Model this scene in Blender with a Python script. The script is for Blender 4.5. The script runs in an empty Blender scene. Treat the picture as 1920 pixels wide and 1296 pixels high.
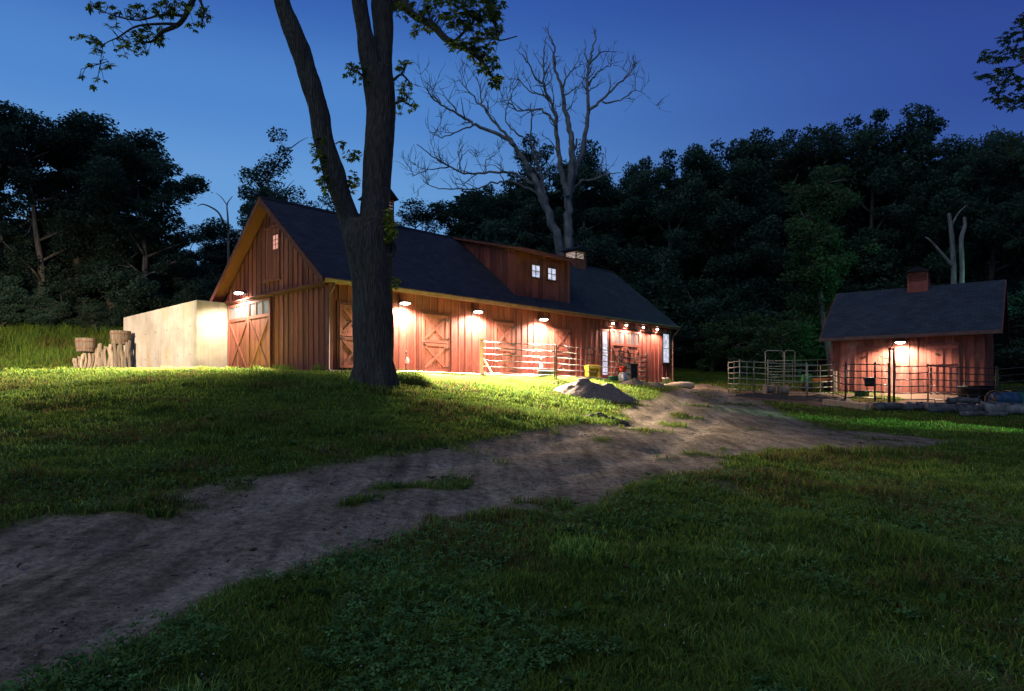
import bpy, bmesh, math, random
import numpy as np
from mathutils import Vector, Matrix
R = math.radians
random.seed(7); rng = np.random.default_rng(7)
sc = bpy.context.scene
COL = sc.collection

# ------------------------------------------------------------------ camera maths
F, CX, HZ, EYE = 1375.0, 960.0, 758.0, 1.6
def W(u, v, Y):
    return Vector(((u-CX)/F*Y, Y, EYE+(HZ-v)/F*Y))

# ------------------------------------------------------------------ value noise (numpy)
_perm = rng.random((256, 256))
def vnoise(x, y):
    x = np.asarray(x, float); y = np.asarray(y, float)
    xi = np.floor(x).astype(int); yi = np.floor(y).astype(int)
    fx = x-xi; fy = y-yi
    fx = fx*fx*(3-2*fx); fy = fy*fy*(3-2*fy)
    a = _perm[xi & 255, yi & 255]; b = _perm[(xi+1) & 255, yi & 255]
    c = _perm[xi & 255, (yi+1) & 255]; d = _perm[(xi+1) & 255, (yi+1) & 255]
    return (a*(1-fx)+b*fx)*(1-fy)+(c*(1-fx)+d*fx)*fy
def fbm(x, y, s=1.0, o=4):
    t = 0; amp = 1; tot = 0
    x = np.asarray(x, float)/s; y = np.asarray(y, float)/s
    for k in range(o):
        t = t+amp*vnoise(x+17.3*k, y-9.1*k); tot += amp
        amp *= .5; x = x*2.03; y = y*2.03
    return t/tot          # 0..1, mean .5

# ------------------------------------------------------------------ terrain
CP = np.array([
 (0,0,0),(-8,0,0),(8,0,0),(0,-10,-.3),(-18,-6,0),(18,-6,-.2),
 (0,5,.18),(-4,5,.3),(5,5,.12),(-8,11,1.15),(-3,11,1.0),(2,8,.42),(6,8,.35),(10,15,.62),
 (-14,20,2.25),(-20,28,2.95),(-3.5,18.5,2.15),(2.35,19,1.2),(2.7,24,1.85),(5,18,.98),(8,26,1.62),
 (-13,29.5,3.02),(-6.8,25.2,2.72),(-1,29.5,2.74),(4,34,2.78),(-25,36,3.4),(-20,36.5,3.45),(-30,30,3.0),
 (-30,45,6.4),(-22,47,6.2),(-36,52,7.6),(-25,56,7.7),(-15,50,5.9),(-10,56,6.6),(-48,50,7.6),
 (9.2,41.5,2.8),(6.5,46,2.9),(-12.5,33,3.0),(-3,40,2.9),
 (9.9,40,2.56),(9.6,30,1.9),(10.9,36.8,2.25),(14.5,33,2.1),(19.3,30,2.08),(25,30,2.0),(24,36,2.5),(15.5,26,1.3),(21,26,1.28),(16,28.8,1.7),
 (14,55,4.3),(28,50,3.6),(0,90,9),(40,90,8.5),(-40,90,12),(-60,60,9),(60,40,4),(80,0,0),(-80,0,2),
 (0,-80,-2),(0,200,16),(200,200,14),(-200,200,16),(260,0,2),(-260,0,4),(0,-260,-4),(0,420,20),
], float)
def _U(r2):
    return np.where(r2 > 1e-9, r2*np.log(r2+1e-12), 0.)
def _fit():
    n = len(CP); P = CP[:, :2]
    d2 = ((P[:, None]-P[None])**2).sum(-1)
    K = _U(d2)+np.eye(n)*12.0
    A = np.zeros((n+3, n+3)); A[:n, :n] = K
    A[:n, n] = 1; A[:n, n+1:] = P; A[n:, :n] = A[:n, n:].T
    b = np.zeros(n+3); b[:n] = CP[:, 2]
    return np.linalg.solve(A, b)
_w = _fit()
def base_h(x, y):
    x = np.asarray(x, float); y = np.asarray(y, float)
    z = _w[-3]+_w[-2]*x+_w[-1]*y
    for i in range(len(CP)):
        z = z+_w[i]*_U((x-CP[i, 0])**2+(y-CP[i, 1])**2)
    return z
def gz(x, y):
    z = float(base_h(x, y))
    return z
def G(u, v):
    """ground point seen at a pixel of the photograph"""
    Y = 2.0
    while Y < 90:
        p = W(u, v, Y)
        if p.z < gz(p.x, p.y):
            lo, hi = Y*0.985-.02, Y
            for _ in range(14):
                m = (lo+hi)/2; q = W(u, v, m)
                if q.z < gz(q.x, q.y): hi = m
                else: lo = m
            q = W(u, v, hi); return Vector((q.x, q.y, gz(q.x, q.y)))
        Y *= 1.015
    p = W(u, v, 60); return Vector((p.x, p.y, gz(p.x, p.y)))

ROAD_UV = [(-260,1030),(-120,1005),(0,985),(150,952),(300,925),(480,897),(650,868),(830,838),(960,815),(1060,800),(1150,797),(1178,787),(1168,768),
 (1200,752),(1250,738),(1280,722),(1325,720),(1372,730),(1400,742),(1450,765),(1500,786),(1570,806),(1700,812),(1800,832),(1700,843),(1540,840),
 (1440,842),(1340,862),(1400,876),(1330,884),(1240,888),(1150,915),(1130,950),(1060,975),(1000,966),(900,960),(840,988),(750,1008),(650,1045),(550,1080),(450,1100),
 (400,1130),(330,1178),(200,1225),(100,1270),(0,1310),(-150,1370),(-400,1400),(-420,1080)]
YARD_UV = [(1369,733),(1470,733),(1560,738),(1640,738),(1700,733),(1800,733),(1990,733),(1990,766),(1800,768),(1640,764),(1540,764),(1480,756),(1400,748)]
ROAD = np.array([G(u, v)[:2] for u, v in ROAD_UV]); YARD = np.array([G(u, v)[:2] for u, v in YARD_UV])
def sdf(poly, x, y):
    """signed distance, negative inside"""
    x = np.asarray(x, float); y = np.asarray(y, float)
    d = np.full(x.shape, 1e9); ins = np.zeros(x.shape, bool)
    n = len(poly)
    for i in range(n):
        ax, ay = poly[i]; bx, by = poly[(i+1) % n]
        ex, ey = bx-ax, by-ay
        t = np.clip(((x-ax)*ex+(y-ay)*ey)/(ex*ex+ey*ey+1e-9), 0, 1)
        d = np.minimum(d, (x-ax-t*ex)**2+(y-ay-t*ey)**2)
        c = ((ay > y) != (by > y))
        with np.errstate(divide='ignore', invalid='ignore'):
            xi = ax+(y-ay)/(by-ay if by != ay else 1e-9)*ex
        ins ^= (c & (x < xi))
    d = np.sqrt(d)
    return np.where(ins, -d, d)
def dirt_fields(x, y):
    """bare-earth amount 0..1 of road and yard"""
    warp = (fbm(x, y, 1.1, 4)-.5)*.75+(fbm(x+9, y+4, .22, 3)-.5)*.5
    far = np.clip(np.asarray(y, float)/14, .55, 1.2)
    r = sdf(ROAD, x, y)+warp*far*.55
    k = sdf(YARD, x, y)+warp*.5
    road = np.clip(.5-r/.42, 0, 1)
    yard = np.clip(.5-k/.5, 0, 1)
    # tufts of grass that took hold in the road
    _, cd = rut_field(x, y)
    t = np.clip((fbm(x+40, y*1.0-13, .8, 4)-.675+.075*np.exp(-(cd/.28)**2)-.05*np.exp(-((cd-.8)/.3)**2))/.06, 0, 1)
    road = road*(1-.8*t)
    # thin bare spots in the near lawn
    b = np.clip((fbm(x-71, y+33, .55, 4)-.68)/.05, 0, 1)*np.clip(1-sdf(ROAD, x, y)/2.5, 0, 1)*(np.asarray(x)*1.0 > np.asarray(y)*.28-2.6)
    bare = np.maximum(0, b*.75)
    return road, yard, bare
CENTRE = np.array([G(u, v)[:2] for u, v in [(-300,1240),(-100,1175),(150,1085),(400,1010),(650,945),(900,893),(1100,848),(1250,800),(1320,760),(1330,728)]])
def rut_field(x, y):
    x = np.asarray(x, float); y = np.asarray(y, float); d = np.full(x.shape, 1e9)
    for i in range(len(CENTRE)-1):
        ax, ay = CENTRE[i]; ex, ey = CENTRE[i+1]-CENTRE[i]
        t = np.clip(((x-ax)*ex+(y-ay)*ey)/(ex*ex+ey*ey), 0, 1); d = np.minimum(d, (x-ax-t*ex)**2+(y-ay-t*ey)**2)
    d = np.sqrt(d)+(fbm(x, y, 2.2, 3)-.5)*.35
    return np.exp(-((np.abs(d)-.78)/.24)**2)*(.55+.9*fbm(x-3, y+2, .8, 3)), d
def surf_h(x, y, road=None):
    x = np.asarray(x, float); y = np.asarray(y, float)
    z = base_h(x, y)
    z = z+(fbm(x, y, 3.2, 3)-.5)*.16+(fbm(x+5, y+9, .5, 3)-.5)*.045
    return z
def surf_z(x, y): return float(surf_h(x, y))

# ------------------------------------------------------------------ object helpers
def link(o, parent=None):
    COL.objects.link(o)
    if parent is not None: o.parent = parent
    return o
def worldloc(o):
    v = Vector((0, 0, 0))
    while o is not None:
        v = v+o.location; o = o.parent
    return v
def tag(o, label=None, cat=None, group=None, kind=None):
    if label: o['label'] = label
    if cat: o['category'] = cat
    if group: o['group'] = group
    if kind: o['kind'] = kind
    return o
def thing(name, label, cat, loc=(0, 0, 0), rz=0, group=None):
    o = bpy.data.objects.new(name, None); o.location = loc; o.rotation_euler = (0, 0, rz)
    o.empty_display_size = .2
    link(o); return tag(o, label, cat, group)
def copy_tree(o, parent=None):
    c = o.copy(); COL.objects.link(c); c.parent = parent
    for ch in [x for x in bpy.data.objects if x.parent == o]:
        copy_tree(ch, c)
    return c
class Fr:
    def __init__(s, o, ex, ey, ez=(0, 0, 1)):
        s.o, s.x, s.y, s.z = Vector(o), Vector(ex).normalized(), Vector(ey).normalized(), Vector(ez).normalized()
    def p(s, a, b, c): return s.o+s.x*a+s.y*b+s.z*c
    def at(s, a, b=0, c=0): return Fr(s.p(a, b, c), s.x, s.y, s.z)
ID = Fr((0, 0, 0), (1, 0, 0), (0, 1, 0))
class MB:
    def __init__(s): s.v = []; s.f = []; s.t = []
    def add(s, vs, fs, tone=None):
        b = len(s.v); t = random.random() if tone is None else tone
        s.v += [tuple(v) for v in vs]
        for f in fs: s.f.append(tuple(i+b for i in f)); s.t.append(t)
    def box(s, fr, x0, x1, y0, y1, z0, z1, tone=None):
        s.add([fr.p(x, y, z) for z in (z0, z1) for y in (y0, y1) for x in (x0, x1)],
              [(0,2,3,1),(4,5,7,6),(0,1,5,4),(2,6,7,3),(0,4,6,2),(1,3,7,5)], tone)
    def prism(s, fr, poly, y0, y1, tone=None):      # poly in (x,z), extruded along y
        n = len(poly)
        s.add([fr.p(a, y0, c) for a, c in poly]+[fr.p(a, y1, c) for a, c in poly],
              [tuple(range(n)), tuple(range(2*n-1, n-1, -1))]+[(i, (i+1) % n, n+(i+1) % n, n+i) for i in range(n)], tone)
    def bar(s, a, b, w, h, up=(0, 0, 1), tone=None):   # box from a to b
        a = Vector(a); b = Vector(b); d = (b-a); L = d.length; d.normalize()
        sd = d.cross(Vector(up))
        if sd.length < 1e-4: sd = d.cross(Vector((1, 0, 0)))
        sd.normalize(); u = sd.cross(d)
        s.box(Fr(a, d, sd, u), 0, L, -w/2, w/2, -h/2, h/2, tone)
    def tube(s, pts, rad, n=8, tone=None, cap=True, wob=0):
        pts = [Vector(p) for p in pts]
        if not hasattr(rad, '__len__'): rad = [rad]*len(pts)
        vs = []; fs = []
        prev = None
        for i, p in enumerate(pts):
            d = (pts[min(i+1, len(pts)-1)]-pts[max(i-1, 0)]).normalized()
            if prev is None:
                a = d.cross(Vector((0, 1, 0)))
                if a.length < .1: a = d.cross(Vector((1, 0, 0)))
            else: a = prev-d*prev.dot(d)
            a.normalize(); prev = a; b = d.cross(a)
            for k in range(n):
                th = 2*math.pi*k/n; r = rad[i]*(1+wob*(random.random()-.5))
                vs.append(p+(a*math.cos(th)+b*math.sin(th))*r)
        for i in range(len(pts)-1):
            for k in range(n):
                fs.append((i*n+k, i*n+(k+1) % n, (i+1)*n+(k+1) % n, (i+1)*n+k))
        if cap:
            fs.append(tuple(range(n-1, -1, -1))); fs.append(tuple(range((len(pts)-1)*n, len(pts)*n)))
        s.add(vs, fs, tone)
    def lathe(s, c, prof, n=16, tone=None, axis=None):     # prof: (r, z)
        c = Vector(c); fr = axis or Fr(c, (1, 0, 0), (0, 1, 0))
        vs = []; fs = []
        for r, z in prof:
            for k in range(n):
                th = 2*math.pi*k/n; vs.append(fr.p(r*math.cos(th), r*math.sin(th), z))
        for i in range(len(prof)-1):
            for k in range(n):
                fs.append((i*n+k, i*n+(k+1) % n, (i+1)*n+(k+1) % n, (i+1)*n+k))
        fs.append(tuple(range(n-1, -1, -1))); fs.append(tuple(range((len(prof)-1)*n, len(prof)*n)))
        s.add(vs, fs, tone)
    def blob(s, c, rx, ry, rz, seed=0, amp=.2, n=12, m=8, tone=None, fr=ID):
        c = Vector(c); vs = []; fs = []
        r2 = random.Random(seed)
        ph = [r2.random()*6.28 for _ in range(6)]
        for i in range(m+1):
            a = math.pi*i/m
            for k in range(n):
                b = 2*math.pi*k/n
                q = 1+amp*(.5*math.sin(3*b+ph[0])*math.sin(a*2+ph[1])+.35*math.sin(5*b+ph[2]+2*a)+.3*math.sin(4*a+ph[3]+b))*math.sin(a)
                vs.append(c+fr.x*(rx*q*math.sin(a)*math.cos(b))+fr.y*(ry*q*math.sin(a)*math.sin(b))+fr.z*(rz*q*math.cos(a)))
        for i in range(m):
            for k in range(n):
                fs.append((i*n+k, (i+1)*n+k, (i+1)*n+(k+1) % n, i*n+(k+1) % n))
        s.add(vs, fs, tone)
    def build(s, name, mat, parent=None, smooth=False, bevel=0, local=False):
        me = bpy.data.meshes.new(name)
        off = worldloc(parent) if (parent is not None and not local) else Vector((0, 0, 0))
        me.from_pydata([(v[0]-off.x, v[1]-off.y, v[2]-off.z) for v in s.v], [], s.f)
        at = me.attributes.new('tone', 'FLOAT', 'FACE'); at.data.foreach_set('value', s.t)
        bm = bmesh.new(); bm.from_mesh(me)
        bmesh.ops.recalc_face_normals(bm, faces=bm.faces)
        if bevel:
            bmesh.ops.bevel(bm, geom=[e for e in bm.edges if len(e.link_faces) == 2 and e.calc_face_angle(0) > .6], offset=bevel, segments=1, affect='EDGES', clamp_overlap=True)
        bm.to_mesh(me); bm.free()
        if smooth: me.polygons.foreach_set('use_smooth', [True]*len(me.polygons))
        me.materials.append(mat); me.update()
        return link(bpy.data.objects.new(name, me), parent)
def np_mesh(name, verts, faces, mat, parent=None, cols=None, loc=None):
    """verts (n,3), faces (m,k) all same size"""
    me = bpy.data.meshes.new(name)
    n, m, k = len(verts), len(faces), faces.shape[1]
    me.vertices.add(n); me.vertices.foreach_set('co', np.ascontiguousarray(verts, dtype=np.float32).ravel())
    me.loops.add(m*k); me.loops.foreach_set('vertex_index', np.ascontiguousarray(faces, dtype=np.int32).ravel())
    me.polygons.add(m); me.polygons.foreach_set('loop_start', np.arange(0, m*k, k, dtype=np.int32))
    if cols is not None:
        for nm, c in cols.items():
            if c.ndim == 2:
                a = me.attributes.new(nm, 'FLOAT_COLOR', 'POINT')
                a.data.foreach_set('color', np.hstack([c, np.ones((n, 1))]).astype(np.float32).ravel())
            else:
                a = me.attributes.new(nm, 'FLOAT', 'POINT'); a.data.foreach_set('value', c.astype(np.float32))
    me.materials.append(mat); me.update(calc_edges=True); me.validate()
    return link(bpy.data.objects.new(name, me), parent)

# ------------------------------------------------------------------ materials
def new_mat(name):
    m = bpy.data.materials.new(name); m.use_nodes = True
    nt = m.node_tree; nt.nodes.clear()
    out = nt.nodes.new('ShaderNodeOutputMaterial'); b = nt.nodes.new('ShaderNodeBsdfPrincipled')
    nt.links.new(b.outputs[0], out.inputs[0]); b.inputs['Specular IOR Level'].default_value = .25
    return m, nt, b, out
def N(nt, t, **k):
    n = nt.nodes.new(t)
    for a, v in k.items():
        if a in ('operation', 'blend_type', 'data_type', 'attribute_name', 'noise_dimensions', 'feature', 'wave_type', 'bands_direction'): setattr(n, a, v)
        else: n.inputs[a.replace('_', ' ')].default_value = v
    return n
def ramp(nt, fac, stops):
    r = nt.nodes.new('ShaderNodeValToRGB'); e = r.color_ramp.elements
    while len(e) < len(stops): e.new(.5)
    for i, (p, c) in enumerate(stops):
        e[i].position = p; e[i].color = (c[0], c[1], c[2], 1) if hasattr(c, '__len__') else (c, c, c, 1)
    nt.links.new(fac, r.inputs[0]); return r
def coords(nt, scale, world=False):
    if world:
        g = nt.nodes.new('ShaderNodeNewGeometry'); src = g.outputs['Position']
    else:
        g = nt.nodes.new('ShaderNodeTexCoord'); src = g.outputs['Object']
    mp = nt.nodes.new('ShaderNodeMapping'); mp.inputs['Scale'].default_value = scale
    nt.links.new(src, mp.inputs[0]); return mp.outputs[0]
def noise(nt, vec, scale, detail=4, rough=.6):
    n = nt.nodes.new('ShaderNodeTexNoise'); n.inputs['Scale'].default_value = scale; n.inputs['Detail'].default_value = detail
    n.inputs['Roughness'].default_value = rough; nt.links.new(vec, n.inputs['Vector']); return n.outputs['Fac']
def mix(nt, fac, a, b, mode='MIX'):
    m = nt.nodes.new('ShaderNodeMix'); m.data_type = 'RGBA'; m.blend_type = mode
    for s, v in ((m.inputs[0], fac), (m.inputs[6], a), (m.inputs[7], b)):
        if hasattr(v, 'links'): nt.links.new(v, s)
        elif hasattr(v, '__len__'): s.default_value = (v[0], v[1], v[2], 1)
        else: s.default_value = v
    return m.outputs[2]
def bump(nt, b, h, strength=.4, dist=.02):
    n = nt.nodes.new('ShaderNodeBump'); n.inputs['Strength'].default_value = strength; n.inputs['Distance'].default_value = dist
    nt.links.new(h, n.inputs['Height']); nt.links.new(n.outputs[0], b.inputs['Normal'])
def wood_mat(name, dark, light, weather=(.3, .24, .2), wamt=.3, rough=.8, grain=(7, 7, .5), bs=.5):
    m, nt, b, _ = new_mat(name)
    c = coords(nt, grain)
    n1 = noise(nt, c, 3.0, 6, .65)
    c2 = coords(nt, (1, 1, .35)); n2 = noise(nt, c2, 1.6, 4)
    a = nt.nodes.new('ShaderNodeAttribute'); a.attribute_name = 'tone'
    r = ramp(nt, n1, [(.3, dark), (.7, light)])
    t = ramp(nt, a.outputs['Fac'], [(0, .6), (1, 1.25)])
    col = mix(nt, 1.0, r.outputs[0], t.outputs[0], 'MULTIPLY')
    w = ramp(nt, n2, [(.5, 0.), (.72, wamt)])
    c3 = noise(nt, coords(nt, (14, 14, .9)), 5, 3)
    w2 = ramp(nt, c3, [(.45, 0.), (.62, 1.)])
    wf = mix(nt, 1.0, w.outputs[0], w2.outputs[0], 'MULTIPLY')
    col = mix(nt, wf, col, weather)
    nt.links.new(col, b.inputs['Base Color']); b.inputs['Roughness'].default_value = rough
    bump(nt, b, n1, bs, .008)
    return m
def plain_mat(name, c1, c2, scale=8, rough=.6, metal=0, bs=.2, bd=.01, stretch=(1, 1, 1)):
    m, nt, b, _ = new_mat(name)
    n = noise(nt, coords(nt, stretch), scale, 5)
    r = ramp(nt, n, [(.35, c1), (.65, c2)])
    nt.links.new(r.outputs[0], b.inputs['Base Color'])
    b.inputs['Roughness'].default_value = rough; b.inputs['Metallic'].default_value = metal
    bump(nt, b, n, bs, bd)
    return m
def emit_mat(name, col, strength, c2=None, scale=6):
    m, nt, b, _ = new_mat(name)
    n = noise(nt, coords(nt, (1, 1, 1)), scale, 2)
    r = ramp(nt, n, [(.3, c2 or tuple(x*.75 for x in col)), (.7, col)])
    nt.links.new(r.outputs[0], b.inputs['Emission Color']); b.inputs['Emission Strength'].default_value = strength
    b.inputs['Base Color'].default_value = (.1, .1, .1, 1); b.inputs['Roughness'].default_value = .2
    return m
M = {}
M['siding'] = wood_mat('barn_siding', (.11, .026, .019), (.245, .062, .044), (.38, .21, .17), .35)
M['door'] = wood_mat('barn_door_wood', (.17, .048, .033), (.29, .09, .062), (.36, .2, .15), .15)
M['trim'] = wood_mat('barn_trim', (.10, .028, .019), (.17, .05, .035), (.30, .16, .12), .2)
M['shed_siding'] = wood_mat('shed_siding', (.10, .028, .02), (.26, .078, .052), (.42, .32, .26), .75)
M['gutter'] = plain_mat('gutter_metal', (.07, .034, .026), (.11, .058, .044), 3, .45, .2)
M['grey_wood'] = wood_mat('grey_weathered_wood', (.10, .075, .05), (.30, .23, .16), (.45, .4, .33), .5)
M['barrel'] = wood_mat('barrel_wood', (.07, .05, .035), (.17, .125, .085), (.3, .25, .2), .3)
M['lumber'] = wood_mat('new_lumber', (.26, .16, .085), (.38, .25, .14), (.5, .4, .25), .2)
M['galv'] = plain_mat('galvanised_pipe', (.035, .03, .025), (.075, .065, .055), 9, .42, .6)
M['dark_pipe'] = plain_mat('dark_painted_pipe', (.02, .014, .012), (.055, .036, .028), 12, .5, .2)
M['olive_pipe'] = plain_mat('weathered_pipe', (.15, .155, .11), (.27, .265, .19), 9, .5, .15)
M['iron'] = plain_mat('black_iron', (.012, .011, .011), (.03, .026, .024), 20, .5, .4)
M['rust'] = plain_mat('rusty_iron', (.09, .04, .02), (.2, .1, .05), 12, .75, .2)
M['white'] = plain_mat('white_plastic', (.6, .58, .54), (.75, .73, .7), 6, .5)
M['yellow'] = plain_mat('yellow_plastic', (.55, .35, .02), (.68, .45, .04), 4, .45)
M['green'] = plain_mat('green_plastic', (.02, .10, .05), (.035, .15, .07), 4, .5)
M['tractor_green'] = plain_mat('green_paint', (.02, .12, .03), (.04, .2, .05), 5, .4)
M['orange'] = plain_mat('orange_paint', (.6, .14, .02), (.75, .22, .04), 4, .45)
M['red'] = plain_mat('red_plastic', (.4, .03, .02), (.55, .06, .04), 4, .45)
M['blue'] = plain_mat('blue_plastic', (.012, .035, .07), (.02, .06, .11), 4, .45)
M['black'] = plain_mat('black_rubber', (.012, .012, .013), (.03, .03, .03), 8, .7)
M['sand'] = plain_mat('sand', (.10, .07, .05), (.21, .155, .115), 22, .95, 0, .8, .03)
M['soil'] = plain_mat('dark_soil', (.025, .018, .012), (.07, .05, .035), 18, .95, 0, 1, .03)
M['lamp_body'] = plain_mat('lamp_housing', (.03, .028, .026), (.06, .055, .05), 10, .5, .4)
M['lens'] = emit_mat('lamp_lens', (1, .86, .72), 60)
M['bulb'] = emit_mat('small_bulb', (1, .82, .66), 40)
M['pane_white'] = emit_mat('lit_window_pane', (.84, .86, 1), 1.0, (.30, .34, .50), 4)
M['pane_dim'] = emit_mat('dim_window_pane', (.42, .42, .42), .35, (.2, .19, .18), 3)
M['pane_pink'] = emit_mat('pink_window_pane', (1, .42, .30), .85)
M['louver_glow'] = emit_mat('cupola_glow', (1, .80, .68), 1.3, (.95, .74, .6))
M['louver_glow_dim'] = emit_mat('cupola_dim_glow', (1, .55, .30), .32)
M['trunk_far'] = plain_mat('forest_trunk', (.05, .044, .035), (.13, .115, .09), 6, .95, 0, .6, .03, (1, 1, .2))
M['log_bark'] = plain_mat('log_bark', (.025, .023, .022), (.13, .12, .115), 5, .9, 0, 1., .04, (1, 1, 1))
M['dead_wood'] = plain_mat('bare_dead_wood', (.075, .072, .065), (.19, .18, .165), 4, .9, 0, .6, .03, (1, 1, .25))

def concrete_mat():
    m, nt, b, _ = new_mat('board_marked_concrete')
    c = coords(nt, (1, 1, 1))
    n1 = noise(nt, c, 1.2, 5); n2 = noise(nt, coords(nt, (5, 5, .25)), 2.2, 5, .7); n3 = noise(nt, c, 18, 4)
    r = ramp(nt, n1, [(.3, (.33, .275, .21)), (.7, (.48, .42, .34))])
    s = ramp(nt, n2, [(.35, .86), (.6, 1.03)])
    col = mix(nt, 1, r.outputs[0], s.outputs[0], 'MULTIPLY')
    st = ramp(nt, noise(nt, coords(nt, (1, 1, .8)), .55, 3), [(.55, 0.), (.68, .55)])
    col = mix(nt, st.outputs[0], col, (.40, .27, .11))
    sp = ramp(nt, n3, [(.66, 0.), (.73, .6)])
    col = mix(nt, sp.outputs[0], col, (.12, .09, .06))
    nt.links.new(col, b.inputs['Base Color']); b.inputs['Roughness'].default_value = .9
    bump(nt, b, n2, .35, .02); return m
M['concrete'] = concrete_mat()
def shingle_mat(name, c1, c2):
    m, nt, b, _ = new_mat(name)
    g = nt.nodes.new('ShaderNodeUVMap') if False else None
    br = nt.nodes.new('ShaderNodeTexBrick'); a = nt.nodes.new('ShaderNodeAttribute'); a.attribute_name = 'suv'
    nt.links.new(a.outputs['Vector'], br.inputs['Vector'])
    br.inputs['Scale'].default_value = 1; br.inputs['Brick Width'].default_value = .33; br.inputs['Row Height'].default_value = .145
    br.inputs['Mortar Size'].default_value = .009; br.inputs['Color1'].default_value = (*c1, 1); br.inputs['Color2'].default_value = (*c2, 1)
    br.inputs['Mortar'].default_value = (.008, .009, .012, 1)
    n = noise(nt, coords(nt, (1, 1, 1)), 1.3, 5); r = ramp(nt, n, [(.3, .75), (.7, 1.2)])
    n2 = noise(nt, coords(nt, (1, 1, 1)), 60, 2); r2 = ramp(nt, n2, [(.3, .6), (.7, 1.4)])
    col = mix(nt, 1, mix(nt, 1, br.outputs[0], r.outputs[0], 'MULTIPLY'), r2.outputs[0], 'MULTIPLY')
    nt.links.new(col, b.inputs['Base Color']); b.inputs['Roughness'].default_value = .85
    bump(nt, b, br.outputs['Fac'], -.5, .012); return m
M['roof'] = shingle_mat('barn_shingles', (.018, .019, .027), (.032, .033, .044))
M['shed_roof'] = shingle_mat('shed_shingles', (.020, .026, .034), (.036, .044, .054))
def bark_mat():
    m, nt, b, _ = new_mat('oak_bark')
    n = noise(nt, coords(nt, (6, 6, .9)), 2.4, 8, .7); v = nt.nodes.new('ShaderNodeTexVoronoi'); v.feature = 'DISTANCE_TO_EDGE'
    v.inputs['Scale'].default_value = 2.0; nt.links.new(coords(nt, (10, 10, 1.0)), v.inputs['Vector'])
    vr = ramp(nt, v.outputs['Distance'], [(.0, 0.), (.25, 1.)])
    h = mix(nt, .3, n, vr.outputs[0])
    r = ramp(nt, h, [(.25, (.018, .015, .012)), (.7, (.08, .066, .052))])
    l = ramp(nt, noise(nt, coords(nt, (1, 1, .5)), 2, 3), [(.5, 0.), (.7, .4)])
    col = mix(nt, l.outputs[0], r.outputs[0], (.07, .078, .06))
    nt.links.new(col, b.inputs['Base Color']); b.inputs['Roughness'].default_value = .95
    bump(nt, b, h, .9, .05); return m
M['bark'] = bark_mat()
def leaf_mat(name, c1, c2, trans=.35):
    m, nt, b, out = new_mat(name)
    a = nt.nodes.new('ShaderNodeAttribute'); a.attribute_name = 'tone'
    oi = nt.nodes.new('ShaderNodeObjectInfo')
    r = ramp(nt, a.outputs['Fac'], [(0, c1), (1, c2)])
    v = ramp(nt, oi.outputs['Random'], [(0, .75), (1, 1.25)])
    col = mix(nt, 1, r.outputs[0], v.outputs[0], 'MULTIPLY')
    nt.links.new(col, b.inputs['Base Color']); b.inputs['Roughness'].default_value = .6
    t = nt.nodes.new('ShaderNodeBsdfTranslucent'); nt.links.new(col, t.inputs[0])
    mx = nt.nodes.new('ShaderNodeMixShader'); mx.inputs[0].default_value = trans
    nt.links.new(b.outputs[0], mx.inputs[1]); nt.links.new(t.outputs[0], mx.inputs[2]); nt.links.new(mx.outputs[0], out.inputs[0])
    return m
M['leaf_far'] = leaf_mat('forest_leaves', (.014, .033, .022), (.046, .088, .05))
M['leaf_lit'] = leaf_mat('lit_forest_leaves', (.035, .075, .025), (.08, .15, .045))  # forest leaves with green lamplight put into a brighter base colour
M['leaf_near'] = leaf_mat('hickory_leaves', (.035, .07, .012), (.12, .19, .025), .45)
M['leaf_ivy'] = leaf_mat('ivy_leaves', (.06, .09, .012), (.2, .24, .03), .45)
def grass_mat():
    m, nt, b, out = new_mat('grass_blades')
    a = nt.nodes.new('ShaderNodeAttribute'); a.attribute_name = 'col'
    nt.links.new(a.outputs['Color'], b.inputs['Base Color']); b.inputs['Roughness'].default_value = .8; b.inputs['Specular IOR Level'].default_value = .02
    t = nt.nodes.new('ShaderNodeBsdfTranslucent'); nt.links.new(a.outputs['Color'], t.inputs[0])
    mx = nt.nodes.new('ShaderNodeMixShader'); mx.inputs[0].default_value = .35
    nt.links.new(b.outputs[0], mx.inputs[1]); nt.links.new(t.outputs[0], mx.inputs[2]); nt.links.new(mx.outputs[0], out.inputs[0])
    return m
M['grass'] = grass_mat()
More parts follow.
